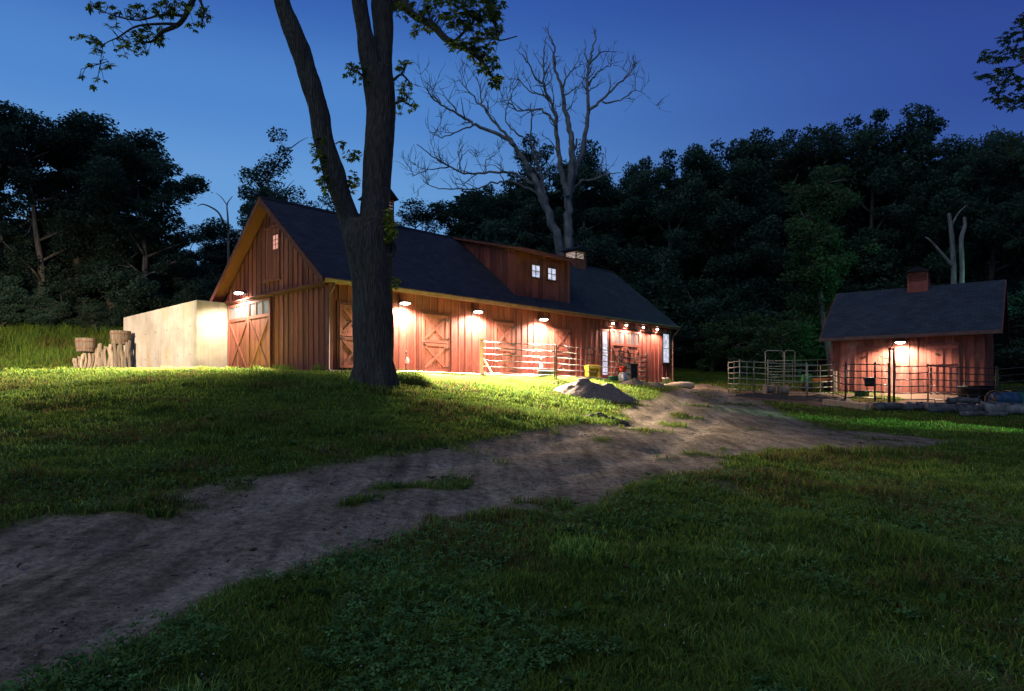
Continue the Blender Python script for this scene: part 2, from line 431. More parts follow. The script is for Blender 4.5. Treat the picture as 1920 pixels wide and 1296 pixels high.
def ground_mat():
    m, nt, b, _ = new_mat('lawn_and_dirt')
    a = nt.nodes.new('ShaderNodeAttribute'); a.attribute_name = 'dirt'
    y = nt.nodes.new('ShaderNodeAttribute'); y.attribute_name = 'mud'
    c = coords(nt, (1, 1, 1), True)
    n1 = noise(nt, c, 1.1, 5); n2 = noise(nt, c, 9, 6, .7); n3 = noise(nt, c, 34, 5, .8)
    g = ramp(nt, n2, [(.3, (.028, .045, .008)), (.7, (.075, .105, .014))])
    gp = ramp(nt, n1, [(.35, .65), (.65, 1.25)])
    gc = mix(nt, 1, g.outputs[0], gp.outputs[0], 'MULTIPLY')
    d = ramp(nt, n2, [(.25, (.088, .075, .055)), (.75, (.198, .170, .126))])
    dg = ramp(nt, mix(nt, .5, n3, noise(nt, c, 140, 3, .8)), [(.32, .38), (.5, 1.0), (.66, 1.5)])
    cl = ramp(nt, noise(nt, c, 13, 5, .75), [(.36, .55), (.5, 1.0), (.66, 1.3)])
    dg_ = mix(nt, 1, dg.outputs[0], cl.outputs[0], 'MULTIPLY')
    dp = ramp(nt, n1, [(.3, .7), (.7, 1.2)])
    dc = mix(nt, 1, mix(nt, 1, d.outputs[0], dg_, 'MULTIPLY'), dp.outputs[0], 'MULTIPLY')
    mp = nt.nodes.new('ShaderNodeMapping'); mp.inputs['Rotation'].default_value = (0, 0, R(28)); mp.inputs['Scale'].default_value = (2.6, .28, 1)
    gg = nt.nodes.new('ShaderNodeNewGeometry'); nt.links.new(gg.outputs['Position'], mp.inputs[0])
    stk = ramp(nt, noise(nt, mp.outputs[0], 1.3, 5, .65), [(.32, .5), (.55, 1.05), (.8, 1.25)])
    dc = mix(nt, 1, dc, stk.outputs[0], 'MULTIPLY'); ra = nt.nodes.new('ShaderNodeAttribute'); ra.attribute_name = 'rut'; rt = ramp(nt, ra.outputs['Fac'], [(0, (1.30, 1.22, 1.16)), (1, (1.75, 1.66, 1.6))]); dc = mix(nt, 1, dc, rt.outputs[0], 'MULTIPLY')
    blot = ramp(nt, noise(nt, c, 3.1, 6, .7), [(.55, 0.), (.68, .55)])
    dc = mix(nt, blot.outputs[0], dc, (.045, .045, .022))
    mc = mix(nt, y.outputs['Fac'], dc, (.11, .07, .05))
    col = mix(nt, a.outputs['Fac'], gc, mc)
    nt.links.new(col, b.inputs['Base Color']); b.inputs['Roughness'].default_value = .95
    b.inputs['Specular IOR Level'].default_value = 0; h = mix(nt, .5, n2, n3); bump(nt, b, h, .8, .03); return m
M['ground'] = ground_mat()

# ------------------------------------------------------------------ ground, road, yard
def build_ground():
    def axis(lo, hi, c, s, n):
        a, b = math.asinh((lo-c)/s), math.asinh((hi-c)/s)
        return c+s*np.sinh(np.linspace(a, b, n))
    xs = axis(-420, 420, 0, 9, 620); ys = axis(-120, 520, 5, 8, 700)
    X, Y = np.meshgrid(xs, ys)
    Z = base_h(X, Y)
    road, yard, bare = dirt_fields(X, Y)
    Z = Z+(fbm(X, Y, 3.2, 3)-.5)*.16+(fbm(X+5, Y+9, .5, 3)-.5)*.045
    # wheel ruts / scuffs in the road
    rut, cd = rut_field(X, Y)
    Z = Z-.02*road-.04*rut*road+.015*np.exp(-(cd/.3)**2)*road+(fbm(X*1.0, Y*1.0, .17, 3)-.5)*.03*np.maximum(road, yard)
    V = np.stack([X.ravel(), Y.ravel(), Z.ravel()], 1)
    nx, ny = len(xs), len(ys)
    i = np.arange(nx-1); j = np.arange(ny-1); I, J = np.meshgrid(i, j)
    q = np.stack([J*nx+I, J*nx+I+1, (J+1)*nx+I+1, (J+1)*nx+I], -1).reshape(-1, 4)
    dirt = np.clip(np.maximum(np.maximum(road, yard), bare), 0, 1).ravel(); mud = yard.ravel()
    rc = road.ravel()[q].mean(1) > .5; yc = (yard.ravel()[q].mean(1) > .5) & ~rc
    for nm, sel in (('ground', ~rc & ~yc), ('dirt_road', rc), ('dirt_yard', yc)):
        qq = q[sel]; used, inv = np.unique(qq, return_inverse=True)
        o = np_mesh(nm, V[used], inv.reshape(-1, 4), M['ground'], cols={'dirt': dirt[used], 'mud': mud[used], 'rut': rut.ravel()[used]})
        o.data.polygons.foreach_set('use_smooth', [True]*len(o.data.polygons))
        tag(o, kind='structure')
build_ground()

# ------------------------------------------------------------------ barn frames
BZ = 2.85
P0 = Vector((-.2487*26, 26, BZ))
DL = Vector((.7006, .7136, 0)).normalized(); DG = Vector((-DL.y, DL.x, 0))
LW = Fr(P0, DL, -DG)          # long wall: x along, y outward
GW = Fr(P0, DG, -DL)          # gable wall: x along, y outward
LEN, WID = 22.05, 8.44
EAVE, RIDGE = 3.35, 6.72      # roof underside over the wall / at the ridge, above BZ
SL = (RIDGE-EAVE)/(WID/2)
def s_of(u):
    r = (u-CX)/F; return 26*(r+.2487)/(DL.x-DL.y*r)
def t_of(u):
    r = (u-CX)/F; return 26*(-.2487-r)/(DL.y+DL.x*r)
def zl(u, v, out=0):
    p = LW.p(s_of(u), out, 0); return EYE+(HZ-v)/F*p.y-BZ
def zg(u, v):
    p = GW.p(t_of(u), 0, 0); return EYE+(HZ-v)/F*p.y-BZ

def cut_ranges(z0, z1, rects, x):
    rs = [(z0, z1)]
    for (a, b, c, d) in rects:
        if a-.03 < x < b+.03:
            n = []
            for lo, hi in rs:
                if d <= lo or c >= hi: n.append((lo, hi)); continue
                if c > lo: n.append((lo, c))
                if d < hi: n.append((d, hi))
            rs = n
    return [r for r in rs if r[1]-r[0] > .08]
def siding(fr, x0, x1, z0, ztop, rects, mat, name, parent, step=.38, depth=.08):
    """board and batten wall in one mesh: boards set at slightly different depths, battens over the joints"""
    mb = MB(); n = max(1, round((x1-x0)/step)); w = (x1-x0)/n
    for i in range(n):
        a, b = x0+i*w, x0+(i+1)*w
        e = random.uniform(0, .006)
        ta, tb = ztop(a), ztop(b); pts = [(a, z0), (b, z0), (b, tb)]
        m_ = (a+b)/2
        if a < WID/2 < b and abs(ta-tb) < .3 and ta > z0+3.6: pts.append((WID/2, ztop(WID/2)))
        pts.append((a, ta))
        mb.prism(fr, pts, -depth, e)
    for i in range(n+1):
        x = min(max(x0+i*w, x0+.03), x1-.03)+random.uniform(-.015, .015)*(0 < i < n)
        for lo, hi in cut_ranges(z0, ztop(x)-.01, rects, x):
            ww = random.uniform(.026, .034)
            mb.box(fr, x-ww, x+ww, .0, .032+random.uniform(0, .008), lo, hi)
    return mb.build(name, mat, parent)

barn = thing('barn', 'long red board and batten barn with charcoal roof, dormer and bright wall lamps', 'barn', P0)
# --- openings
DD = [(635, 668), (790, 838), (926, 962), (1035, 1068)]
dutch = []
for (a, b), (vt, vb) in zip(DD, [(573, 690), (588, 697), (605, 706), (618, 712)]):
    sa, sb = s_of(a), s_of(b)
    dutch.append((sa, max(sb, sa+1.15), .06, 2.33))
slide = (s_of(1141), s_of(1197), .06, 2.66)
slot = (s_of(1127), s_of(1139.5), .15, 2.62)
winr = (s_of(1241), s_of(1254), zl(1248, 680), zl(1248, 627))
rects = [(a-.1, b+.1, c-.1, d+.1) for a, b, c, d in dutch]+[(slide[0]-.05, slide[1]+.05, 0, slide[3]+.1), (slot[0], slot[1], 0, slot[3]+.1), (winr[0]-.1, winr[1]+.1, winr[2]-.12, winr[3]+.1)]
siding(LW, 0, LEN, -.9, lambda x: EAVE-.12, rects, M['siding'], 'wall', barn)
gdoor = (t_of(512), t_of(433), .03, 2.95)
hay = (t_of(524.5), t_of(499.5), zg(512, 522), zg(512, 430))
grects = [(gdoor[0]-.05, gdoor[1]+.1, -1, 3.05), (hay[0]-.08, hay[1]+.08, hay[2]-.1, hay[3]+.1), (0, WID, 3.0, 3.2)]
ztg = lambda x: EAVE-.02+SL*(WID/2-abs(x-WID/2))
siding(GW, 0, WID, -.9, ztg, grects, M['siding'], 'wall', barn, .37)
GB = Fr(LW.p(LEN, 0, 0), DG, DL); siding(GB, 0, WID, -.9, ztg, [], M['siding'], 'wall', barn, .42)
LB = Fr(GW.p(WID, 0, 0), DL, DG); siding(LB, 0, LEN, -.9, lambda x: EAVE-.12, [], M['siding'], 'wall', barn, .42)
mb = MB(); mb.box(LW, .1, LEN-.1, -WID+.1, -.1, -.3, -.02); mb.build('floor', M['concrete'], barn)
# corner boards, base skirt
for fr, xs in ((LW, (0.0, LEN)), (GW, (0.0, WID))):
    for x in xs:
        s = 1 if x == 0 else -1
        mb = MB(); mb.box(fr, x-s*.045, x+s*.10, 0.0, .048, -.9, EAVE-.14); mb.build('corner_board', M['trim'], barn)
mb = MB(); mb.box(LW, -.02, LEN+.02, .003, .055, -.9, -.03); mb.box(GW, -.02, WID, .003, .055, -.9, -.03)
mb.build('foundation', M['concrete'], barn)
# --- roof slabs
def roof_slab(fr, x0, x1, run0, run1, z_at, th, mat, name, parent, sgn=1, hole=None):
    """slab in fr: x along ridge, 'run' measured from the wall plane inward (-y). z_at(run) = top"""
    o = MB(); segs = [(x0, x1, run0, run1)]
    for a, b, r0, r1 in segs:
        P = [fr.p(a, -r0, z_at(r0)), fr.p(b, -r0, z_at(r0)), fr.p(b, -r1, z_at(r1)), fr.p(a, -r1, z_at(r1))]
        Q = [p-Vector((0, 0, th)) for p in P]
        o.add(P+Q, [(0,1,2,3),(7,6,5,4),(0,4,5,1),(1,5,6,2),(2,6,7,3),(3,7,4,0)], .5)
    ob = o.build(name, mat, parent)
    me = ob.data; off = worldloc(parent) if parent else Vector()
    at = me.attributes.new('suv', 'FLOAT_VECTOR', 'POINT')
    for i, v in enumerate(me.vertices):
        p = Vector(v.co)+off-fr.o; x = p.dot(fr.x); y = p.dot(fr.y); z = p.z
        at.data[i].vector = (x, math.hypot(y, z)*(1 if True else -1)+(0 if True else 0), 0)
    return ob
OV = .42
ztop_ = lambda r: EAVE+.12+SL*min(r, WID/2)
def zt(r): return EAVE+.14+SL*r
roof_slab(LW, -.5, LEN+.3, -OV, WID/2+.0, zt, .13, M['roof'], 'roof', barn)
LBf = Fr(LB.o, LB.x, LB.y)
roof_slab(LBf, -.5, LEN+.3, -OV, WID/2-.003, zt, .13, M['roof'], 'roof', barn)
mb = MB()   # ridge cap
mb.prism(Fr(LW.p(-.52, -WID/2, zt(WID/2)), -DG, DL), [(-.17, -.11), (0, .03), (.17, -.11), (.17, -.135), (0, -.0), (-.17, -.135)], 0, LEN+.84)
mb.build('ridge_cap', M['roof'], barn)
# rake boards and soffits on the lit gable, fascia + gutter on the long side
for sgn, nm in ((1, 'near'), (-1, 'far')):
    mb = MB()
    for (xx, y0, y1, t0, t1) in ((0, .46, .50, -.30, .015), ):
        a = (-OV, zt(-OV)); c = (WID/2, zt(WID/2))
        if sgn < 0: a = (WID+OV, zt(-OV))
        lo, hi = -.27, -.02
        mb.prism(GW, [(a[0], a[1]+lo), (c[0], c[1]+lo), (c[0], c[1]+hi), (a[0], a[1]+hi)], .502, .545)
    mb.build('rake_board', M['trim'], barn)
    mb = MB()
    mb.prism(GW, [(a[0], a[1]-.135), (c[0], c[1]-.135), (c[0], c[1]-.175), (a[0], a[1]-.175)], .035, .50)
    mb.build('soffit', M['trim'], barn)
mb = MB(); mb.box(LW, -.45, LEN+.25, .05, .38, EAVE-.32, EAVE-.285); mb.build('soffit', M['trim'], barn)
mb = MB(); mb.box(LW, -.5, LEN+.3, .383, .415, EAVE-.33, zt(-OV)-.13); mb.build('fascia', M['trim'], barn)
mb = MB()
gt = zt(-OV)-.02
mb.prism(Fr(LW.p(-.5, 0, 0), -DG, DL), [(.42, gt-.15), (.50, gt-.15), (.56, gt-.04), (.56, gt), (.545, gt), (.54, gt-.035), (.49, gt-.135), (.435, gt-.135), (.435, gt-.01), (.42, gt-.01)], 0, LEN+.8)
mb.build('gutter', M['gutter'], barn)
for xs, off in ((-.12, .12), (LEN+.10, .12)):
    mb = MB()
    mb.tube([LW.p(xs, .48, gt-.14), LW.p(xs, .46, gt-.26), LW.p(xs, off+.02, gt-.55), LW.p(xs, off, gt-.75), LW.p(xs, off, .0), LW.p(xs, off+.25, -.22)], .045, 8)
    mb.build('downspout', M['gutter'], barn, True)

# --- Dutch doors
def x_brace(mb, fr, a, b, c, d, y0=.07, w=.1, t=.025):
    def diag(p, q, yy):
        P = fr.p(p[0], yy, p[1]); Q = fr.p(q[0], yy, q[1]); mb.bar(P, Q, t, w, up=fr.y.cross(Q-P))
    diag((a+w*.5, c+w*.5), (b-w*.5, d-w*.5), y0+t/2); diag((a+w*.5, d-w*.5), (b-w*.5, c+w*.5), y0+t/2+.004)
def frame_rect(mb, fr, a, b, c, d, w, y0, y1, skip_bottom=False):
    mb.box(fr, a, a+w, y0, y1, c, d); mb.box(fr, b-w, b, y0, y1, c, d)
    mb.box(fr, a+w, b-w, y0, y1-.003, d-w, d)
    if not skip_bottom: mb.box(fr, a+w, b-w, y0, y1-.003, c, c+w)
def planks(mb, fr, a, b, c, d, y0, y1, w=.16):
    n = max(1, round((b-a)/w)); s = (b-a)/n
    for i in range(n): mb.box(fr, a+i*s+.003, a+(i+1)*s-.003, y0, y1+random.uniform(0, .005), c, d)
for k, (a, b, c, d) in enumerate(dutch):
    mb = MB(); frame_rect(mb, LW, a-.1, b+.1, c-.04, d+.1, .095, .0, .05, True); fd = mb.build('dutch_door', M['trim'], barn)
    mid = c+(d-c)*.50
    for nm, lo, hi in (('lower_leaf', c, mid-.012), ('upper_leaf', mid+.012, d)):
        mb = MB(); planks(mb, LW, a, b, lo, hi, .008, .05)
        frame_rect(mb, LW, a, b, lo, hi, .11, .05, .078); x_brace(mb, LW, a+.09, b-.09, lo+.09, hi-.09, .056, .09)
        mb.build(nm, M['door'], fd)
    for z in (c+.18, mid-.2, mid+.2, d-.18):
        mb = MB(); mb.box(LW, b-.24, b+.06, .082, .096, z-.02, z+.02); mb.tube([LW.p(b+.03, .09, z-.05), LW.p(b+.03, .09, z+.05)], .016, 6)
        mb.build('hinge', M['iron'], fd)
    mb = MB(); mb.box(LW, a+.02, a+.16, .082, .10, mid-.10, mid-.06); mb.tube([LW.p(a+.06, .1, mid-.04), LW.p(a+.06, .13, mid), LW.p(a+.06, .1, mid+.04)], .01, 6); mb.build('latch', M['iron'], fd)
# --- sliding X doors
def sliding_door(fr, a, b, c, d, panes, glass, leaves=2, y=.06, vcut=.55):
    mb = MB(); zt_ = d-vcut
    w = (b-a)/leaves
    for i in range(leaves):
        x0, x1 = a+i*w+.006, a+(i+1)*w-.006
        planks(mb, fr, x0, x1, c, zt_, y, y+.04)
        frame_rect(mb, fr, x0, x1, c, d, .10, y+.005, y+.075)
        mb.box(fr, x0+.10, x1-.10, y+.042, y+.07, zt_-.10, zt_+.02)
        x_brace(mb, fr, x0+.09, x1-.09, c+.09, zt_-.09, y+.046, .10)
        pn = panes//leaves; pw = (x1-x0-.2)/pn
        for q in range(1, pn): mb.box(fr, x0+.1+q*pw-.018, x0+.1+q*pw+.018, y+.02, y+.066, zt_+.02, d-.10)
    o = mb.build('sliding_door', M['door'], barn)
    mb = MB(); mb.box(fr, a+.07, b-.07, y+.018, y+.03, zt_, d-.06); mb.build('glass', glass, o)
    return o
sd1 = sliding_door(GW, gdoor[0], gdoor[1], gdoor[2], gdoor[3], 6, M['pane_dim'], vcut=.62)
sd2 = sliding_door(LW, slide[0], slide[1], slide[2], slide[3]-.05, 6, M['pane_dim'], vcut=.72)
mb = MB(); mb.box(GW, -.02, WID+.0, .05, .22, 3.05, 3.09); mb.box(GW, .0, WID-.05, .045, .075, 2.97, 3.05); mb.box(GW, 0.0, WID-.05, .14, .16, 2.99, 3.05)
mb.build('door_track', M['trim'], barn)
mb = MB(); a0, a1 = s_of(1125), s_of(1241)
mb.box(LW, a0, a1, .04, .15, 2.70, 2.74); mb.box(LW, a0, a1, .04, .07, 2.65, 2.70); mb.build('door_track', M['trim'], barn)
# slot window (gap of light) and right window
def window(fr, a, b, c, d, glass, cols=1, rows=2, parent=None, y=.03, w=.06, mat=None):
    mb = MB(); frame_rect(mb, fr, a-w, b+w, c-w, d+w, w, .0, y+.04); mb.box(fr, a-w-.03, b+w+.03, .0, y+.075, c-w-.04, c-w)
    o = mb.build('window', mat or M['trim'], parent or barn)
    g = MB(); g.box(fr, a, b, y-.015, y-.005, c, d); g.build('pane', glass, o)
    mb = MB()
    for i in range(1, cols): x = a+(b-a)*i/cols; mb.box(fr, x-.012, x+.012, y-.004, y+.018, c, d)
    for i in range(1, rows): z = c+(d-c)*i/rows; mb.box(fr, a, b, y-.004, y+.02, z-.014, z+.014)
    if mb.v: mb.build('glazing_bar', mat or M['trim'], o)
    return o
window(LW, slot[0]+.05, slot[1]-.05, slot[2]+.1, slot[3]-.15, M['pane_white'], 1, 2, w=.05)
window(LW, winr[0]+.05, winr[1]-.05, winr[2], winr[3], M['pane_white'], 1, 2, mat=M['iron'])
# hay door on gable with small pink window
mb = MB(); frame_rect(mb, GW, hay[0]-.07, hay[1]+.07, hay[2]-.07, hay[3]+.07, .075, .0, .06); planks(mb, GW, hay[0], hay[1], hay[2], hay[3], .005, .03, .15)
mb.box(GW, hay[0]-.14, hay[1]+.14, .0, .10, hay[2]-.13, hay[2]-.07); mb.box(GW, hay[0]-.12, hay[1]+.12, .0, .09, hay[3]+.07, hay[3]+.12)
hd = mb.build('hay_door', M['siding'], barn)
pa, pb, pc, pd = hay[0]+.02, hay[0]+.02+.44, zg(512, 470), zg(512, 443)
mb = MB(); mb.box(GW, pa, pb, .036, .044, pc, pd); mb.build('pane', M['pane_pink'], hd)
mb = MB(); frame_rect(mb, GW, pa-.03, pb+.03, pc-.03, pd+.03, .04, .03, .062); mb.box(GW, (pa+pb)/2-.01, (pa+pb)/2+.01, .045, .058, pc, pd)
for q in (1, 2): zz = pc+(pd-pc)*q/3; mb.box(GW, pa, pb, .045, .06, zz-.01, zz+.01)
mb.build('glazing_bar', M['trim'], hd)
# --- dormer
dy = -.25
def s_of_y(u, y):
    r = (u-CX)/F; o = LW.p(0, y, 0); return (r*o.y-o.x)/(DL.x-DL.y*r)
ds0, ds1 = s_of_y(966, dy), s_of_y(1067, dy)
def zd(u, v, y):
    p = LW.p(s_of_y(u, y), y, 0); return EYE+(HZ-v)/F*p.y-BZ
dzt = zd(966, 467, dy); dzb = zt(-dy)-.15
DW = LW.at(0, dy, 0)
dm = siding(DW, ds0, ds1, dzb, lambda x: dzt, [(ds0+.9, ds1-.6, dzb+.3, dzt-.25)], M['siding'], 'dormer', barn, .36)
zback = zt(WID/2)+.05
slope_d = (zback-(dzt+.12))/(WID/2+dy)
def dtop(r): return dzt+.12+slope_d*r     # r inward from dormer face
for x in (ds0, ds1):     # cheeks
    mb = MB(); sg = 1 if x == ds1 else -1
    n = 10; rr = WID/2+dy-.05
    for i in range(n):
        r0, r1 = rr*i/n, rr*(i+1)/n
        P = []
        for r in (r0, r1):
            P += [DW.p(x, -r, zt(r-dy)-.15), DW.p(x, -r, dtop(r)-.1)]
        Q = [p-LW.x*sg*.06 for p in P]
        mb.add([P[0], P[2], P[3], P[1], Q[0], Q[2], Q[3], Q[1]], [(0,1,2,3),(7,6,5,4),(0,4,5,1),(1,5,6,2),(2,6,7,3),(3,7,4,0)])
        xx = x+sg*.012
        mb.box(DW, min(x, x+sg*.03), max(x, x+sg*.03), -r0-.05, -r0, zt(r0-dy)-.1, dtop(r0)-.12)
    mb.build('dormer_cheek', M['siding'], dm)
mb = MB()
a, b, r0, r1 = ds0-.32, ds1+.32, -.55, WID/2+dy
P = [DW.p(a, -r0, dtop(r0)+.02), DW.p(b, -r0, dtop(r0)+.02), DW.p(b, -r1, dtop(r1)+.02), DW.p(a, -r1, dtop(r1)+.02)]; Q = [p-Vector((0, 0, .05)) for p in P]
mb.add(P+Q, [(0,1,2,3),(7,6,5,4),(0,4,5,1),(1,5,6,2),(2,6,7,3),(3,7,4,0)], .5); mb.build('dormer_roof', M['roof'], dm)
mb = MB(); P = [DW.p(a+.01, -r0-.01, dtop(r0)-.034), DW.p(b-.01, -r0-.01, dtop(r0)-.034), DW.p(b-.01, -r1, dtop(r1)-.034), DW.p(a+.01, -r1, dtop(r1)-.034)]; Q = [p-Vector((0, 0, .09)) for p in P]
mb.add(P+Q, [(0,1,2,3),(7,6,5,4),(0,4,5,1),(1,5,6,2),(2,6,7,3),(3,7,4,0)], .5)
mb.box(DW, a-.02, b+.02, -r0+.002, -r0+.03, dtop(r0)-.19, dtop(r0)-.0); mb.build('dormer_fascia', M['trim'], dm)
mb = MB()
for x in (ds0, ds1-.11): mb.box(DW, x, x+.11, .0, .045, dzb, dzt)
frame_rect(mb, DW, s_of_y(988, dy), s_of_y(1050, dy), dzb+.35, zd(1020, 484, dy), .09, .0, .035, True)
mb.build('dormer_trim', M['siding'], dm)
for ua, ub, va, vb in ((996, 1011, 520, 498), (1026, 1041, 525, 504)):
    um = (ua+ub)/2; A, B_ = s_of_y(ua, dy), s_of_y(ub, dy)
    window(DW, A, B_, zd(um, va, dy), zd(um, vb, dy), M['pane_white'], 2, 2, parent=dm, w=.045)
# --- cupolas
def cupola(fr, half, hbody, hroof, parent, glow, base_drop=.5, slat=M['trim'], body=M['siding'], roof=M['roof'], ov=.16):
    mb = MB()
    for sx in (-1, 1):
        for sy in (-1, 1):
            mb.box(fr, sx*half-.05*(sx > 0)-.0, sx*half+.05*(sx < 0), sy*half-.05*(sy > 0), sy*half+.05*(sy < 0), -base_drop, hbody)
    mb.box(fr, -half+.005, half-.005, -half+.005, half-.005, -base_drop, .18); mb.box(fr, -half+.004, half-.004, -half+.004, half-.004, hbody-.1, hbody)
    o = mb.build('cupola', body, parent)
    mb = MB(); mb.box(fr, -half+.1, half-.1, -half+.1, half-.1, .18, hbody-.1); mb.build('light_core', glow, o)
    mb = MB(); n = 5; st = (hbody-.28)/n
    for i in range(n):
        z = .18+st*(i+.1)
        mb.box(fr, -half+.02, half-.02, -half+.012, half-.012, z, z+st*.5)
    mb.build('louver', slat, o)
    mb = MB(); q = half+ov
    mb.prism(fr.at(0, -q, hbody), [(-q, 0), (q, 0), (0, hroof)], 0, 2*q); mb.build('cupola_roof', roof, o)
    return o
def ridge_x(u):
    y = -WID/2; return s_of_y(u, y)
for u_, glow in ((709, M['louver_glow_dim']), (1078, M['louver_glow'])):
    x = ridge_x(u_); half = .50 if u_ < 900 else .46
    cupola(Fr(LW.p(x, -WID/2, zt(WID/2)), DL, -DG), half, .95 if u_ < 900 else .68, .6 if u_ < 900 else .3, barn, glow)

# ------------------------------------------------------------------ concrete retaining block
Gp = GW.p(gdoor[1]+.12, 0, 0)
CB = Fr(Vector((Gp.x, Gp.y, 0)), -DL, DG)    # x toward camera (away from barn), y to the left/back
cz0, cz1 = 2.3, 5.95
blk = thing('concrete_wall', 'pale board-marked concrete retaining block against the barn gable', 'retaining wall', (Gp.x, Gp.y, 3.0))
mb = MB(); mb.box(CB, .03, 1.42, .0, 8.9, cz0, cz1, .5)
mb.build('block', M['concrete'], blk, bevel=.02)
mb = MB()
for y in (1.3, 2.6, 3.9, 5.2, 6.5, 7.8): mb.box(CB, 1.405, 1.424, y-.012, y+.012, cz0, cz1-.03)
for x in (.5, .95): mb.box(CB, x-.01, x+.01, -.004, .01, cz0, cz1-.03)
mb.box(CB, 1.405, 1.424, .03, 8.8, cz0+1.15, cz0+1.17)
mb.build('form_seam', M['concrete'], blk)
for y in (.65, 1.95, 3.25, 4.55, 5.85, 7.15):
    for z in (3.7, 4.9):
        mb = MB(); mb.lathe((0, 0, 0), [(.028, -.004), (.03, .006), (.018, .008)], 10, axis=Fr(CB.p(1.42, y, z-CB.o.z), CB.y, (0, 0, 1), CB.x)); mb.build('tie_hole', M['soil'], blk)

# ------------------------------------------------------------------ wall lamps
def light(name, kind, loc, energy, color, parent, aim=None, size=None, blend=.6, radius=.08):
    l = bpy.data.lights.new(name, kind); l.energy = energy; l.color = color; l.shadow_soft_size = radius
    o = bpy.data.objects.new(name, l); o.location = Vector(loc)-worldloc(parent)
    if aim is not None: o.rotation_euler = Vector(aim).to_track_quat('-Z', 'Y').to_euler()
    if kind == 'SPOT': l.spot_size = size; l.spot_blend = blend
    return link(o, parent)
WARM = (1.0, .81, .64)
FLOOD, WASH = 68000, 2300
def wall_lamp(fr, x, z, label, flood=1.0, wash=1.0, group='flat wall lamps on the barn', side=0, down=47, cone=74):
    base = fr.p(x, 0, z)
    t = thing('wall_lamp', label, 'lamp', base, 0, group)
    mb = MB(); mb.box(fr, x-.10, x+.10, .02, .07, z-.08, z+.10); mb.box(fr, x-.04, x+.04, .06, .2, z+.0, z+.05)
    mb.prism(Fr(fr.p(x-.2, 0, z), fr.y, fr.x), [(.12, 0), (.52, 0), (.50, .05), (.42, .085), (.2, .085), (.12, .06)], 0, .4)
    mb.build('housing', M['lamp_body'], t)
    mb = MB(); c = fr.p(x, .33, z-.005); mb.blob(c, .19, .17, .055, 3, 0, 16, 8, fr=fr); mb.build('lens', M['lens'], t, True)
    light('wash_light', 'SPOT', fr.p(x, .52, z-.10), WASH*wash, WARM, t, (-fr.y*.12-Vector((0, 0, 1))), R(160), .45, .10)
    ax_ = (fr.y+fr.x*side).normalized()*math.cos(R(down))-Vector((0, 0, 1))*math.sin(R(down)); light('flood_light', 'SPOT', fr.p(x, .42, z-.10), FLOOD*flood, WARM, t, ax_, R(cone), .62, .12)
    return t
for sd_, (u_, v_), lb in ((-.35, (750, 570), 'flat wall lamp glowing beside the right edge of the big tree trunk'), (-.7, (887, 586), 'flat wall lamp on the barn between the second and third Dutch doors'), (-.9, (1010, 600), 'flat wall lamp on the barn left of the fourth Dutch door')):
    s = s_of(u_); wall_lamp(LW, s, zl(u_, v_)-.0, lb, side=sd_)
tg = t_of(462)
wall_lamp(GW, tg, zg(462, 551), 'flat wall lamp above the tall X-braced doors of the barn gable', 1.25, .55, side=-.6, down=44, cone=86)
for k, u_ in enumerate((1143, 1168, 1200, 1226)):
    s = s_of(u_); z = 2.90
    lb = ['leftmost of the four small lamps above the barn sliding door', 'second from left of the four small lamps above the sliding door', 'third from left of the four small lamps above the sliding door', 'rightmost of the four small lamps above the barn sliding door'][k]
    t = thing('small_lamp', lb, 'lamp', LW.p(s, 0, z), 0, 'small lamps above the sliding door')
    mb = MB(); mb.tube([LW.p(s, .04, z+.06), LW.p(s, .2, z+.09)], .015, 6); mb.lathe((0, 0, 0), [(.02, .1), (.035, .08), (.07, .0)], 12, axis=Fr(LW.p(s, .22, z), LW.x, LW.y)); mb.build('shade', M['lamp_body'], t)
    mb = MB(); mb.blob(LW.p(s, .22, z-.015), .06, .06, .06, 1, 0); mb.build('bulb', M['bulb'], t, True)
    light('bulb_light', 'SPOT', LW.p(s, .30, z-.1), 620, (1, .66, .5), t, LW.y*.25-Vector((0, 0, 1)), R(165), .5, .05)

def assumed_pole_lamp(x, y, h, aim, col, power, size, label, blend=.7, arm=.5, side=None):  # assumed lamp out of view, added for the light it throws
    g = gz(x, y); p = Vector((x, y, g)); d = (Vector(aim)-p-Vector((0, 0, h))).normalized(); dh = Vector((d.x, d.y, 0)).normalized()
    t = thing('assumed_yard_lamp', label, 'lamp', p); mb = MB(); mb.tube([p-Vector((0, 0, .3)), p+Vector((0, 0, h+.1))], [.09, .06], 10); mb.build('pole', M['trunk_far'], t, True)
    mb = MB(); mb.tube([p+Vector((0, 0, h)), p+Vector((0, 0, h+.12))+dh*arm*.6, p+Vector((0, 0, h+.08))+dh*arm], .025, 8); mb.build('arm', M['galv'], t, True)
    c = p+Vector((0, 0, h))+dh*arm
    sd = d.cross(Vector((0, 0, 1))).normalized(); fr = Fr(c, sd, d.cross(sd), d)
    mb = MB(); mb.lathe((0, 0, 0), [(.05, -.18), (.16, -.05), (.2, .1), (.19, .1), (.04, -.16)], 16, axis=fr); mb.build('reflector', M['galv'], t, True)
    light('flood_light', 'SPOT', fr.p(0, 0, .05), power, col, t, d, R(size), blend, .15)
    if side:  # second added head, lights the left bank
        d2 = (Vector(side[0])-c).normalized(); c2 = c-dh*arm*2; light('flood_light', 'SPOT', c2, side[1], col, t, d2, R(side[2]), .9, .15)
        f2 = Fr(c2-d2*.05, d2.cross(Vector((0, 0, 1))), Vector((0, 0, 1)), d2); mb = MB(); mb.lathe((0, 0, 0), [(.05, -.18), (.16, -.05), (.2, .1), (.19, .1), (.04, -.16)], 16, axis=f2); mb.build('reflector', M['galv'], t, True)
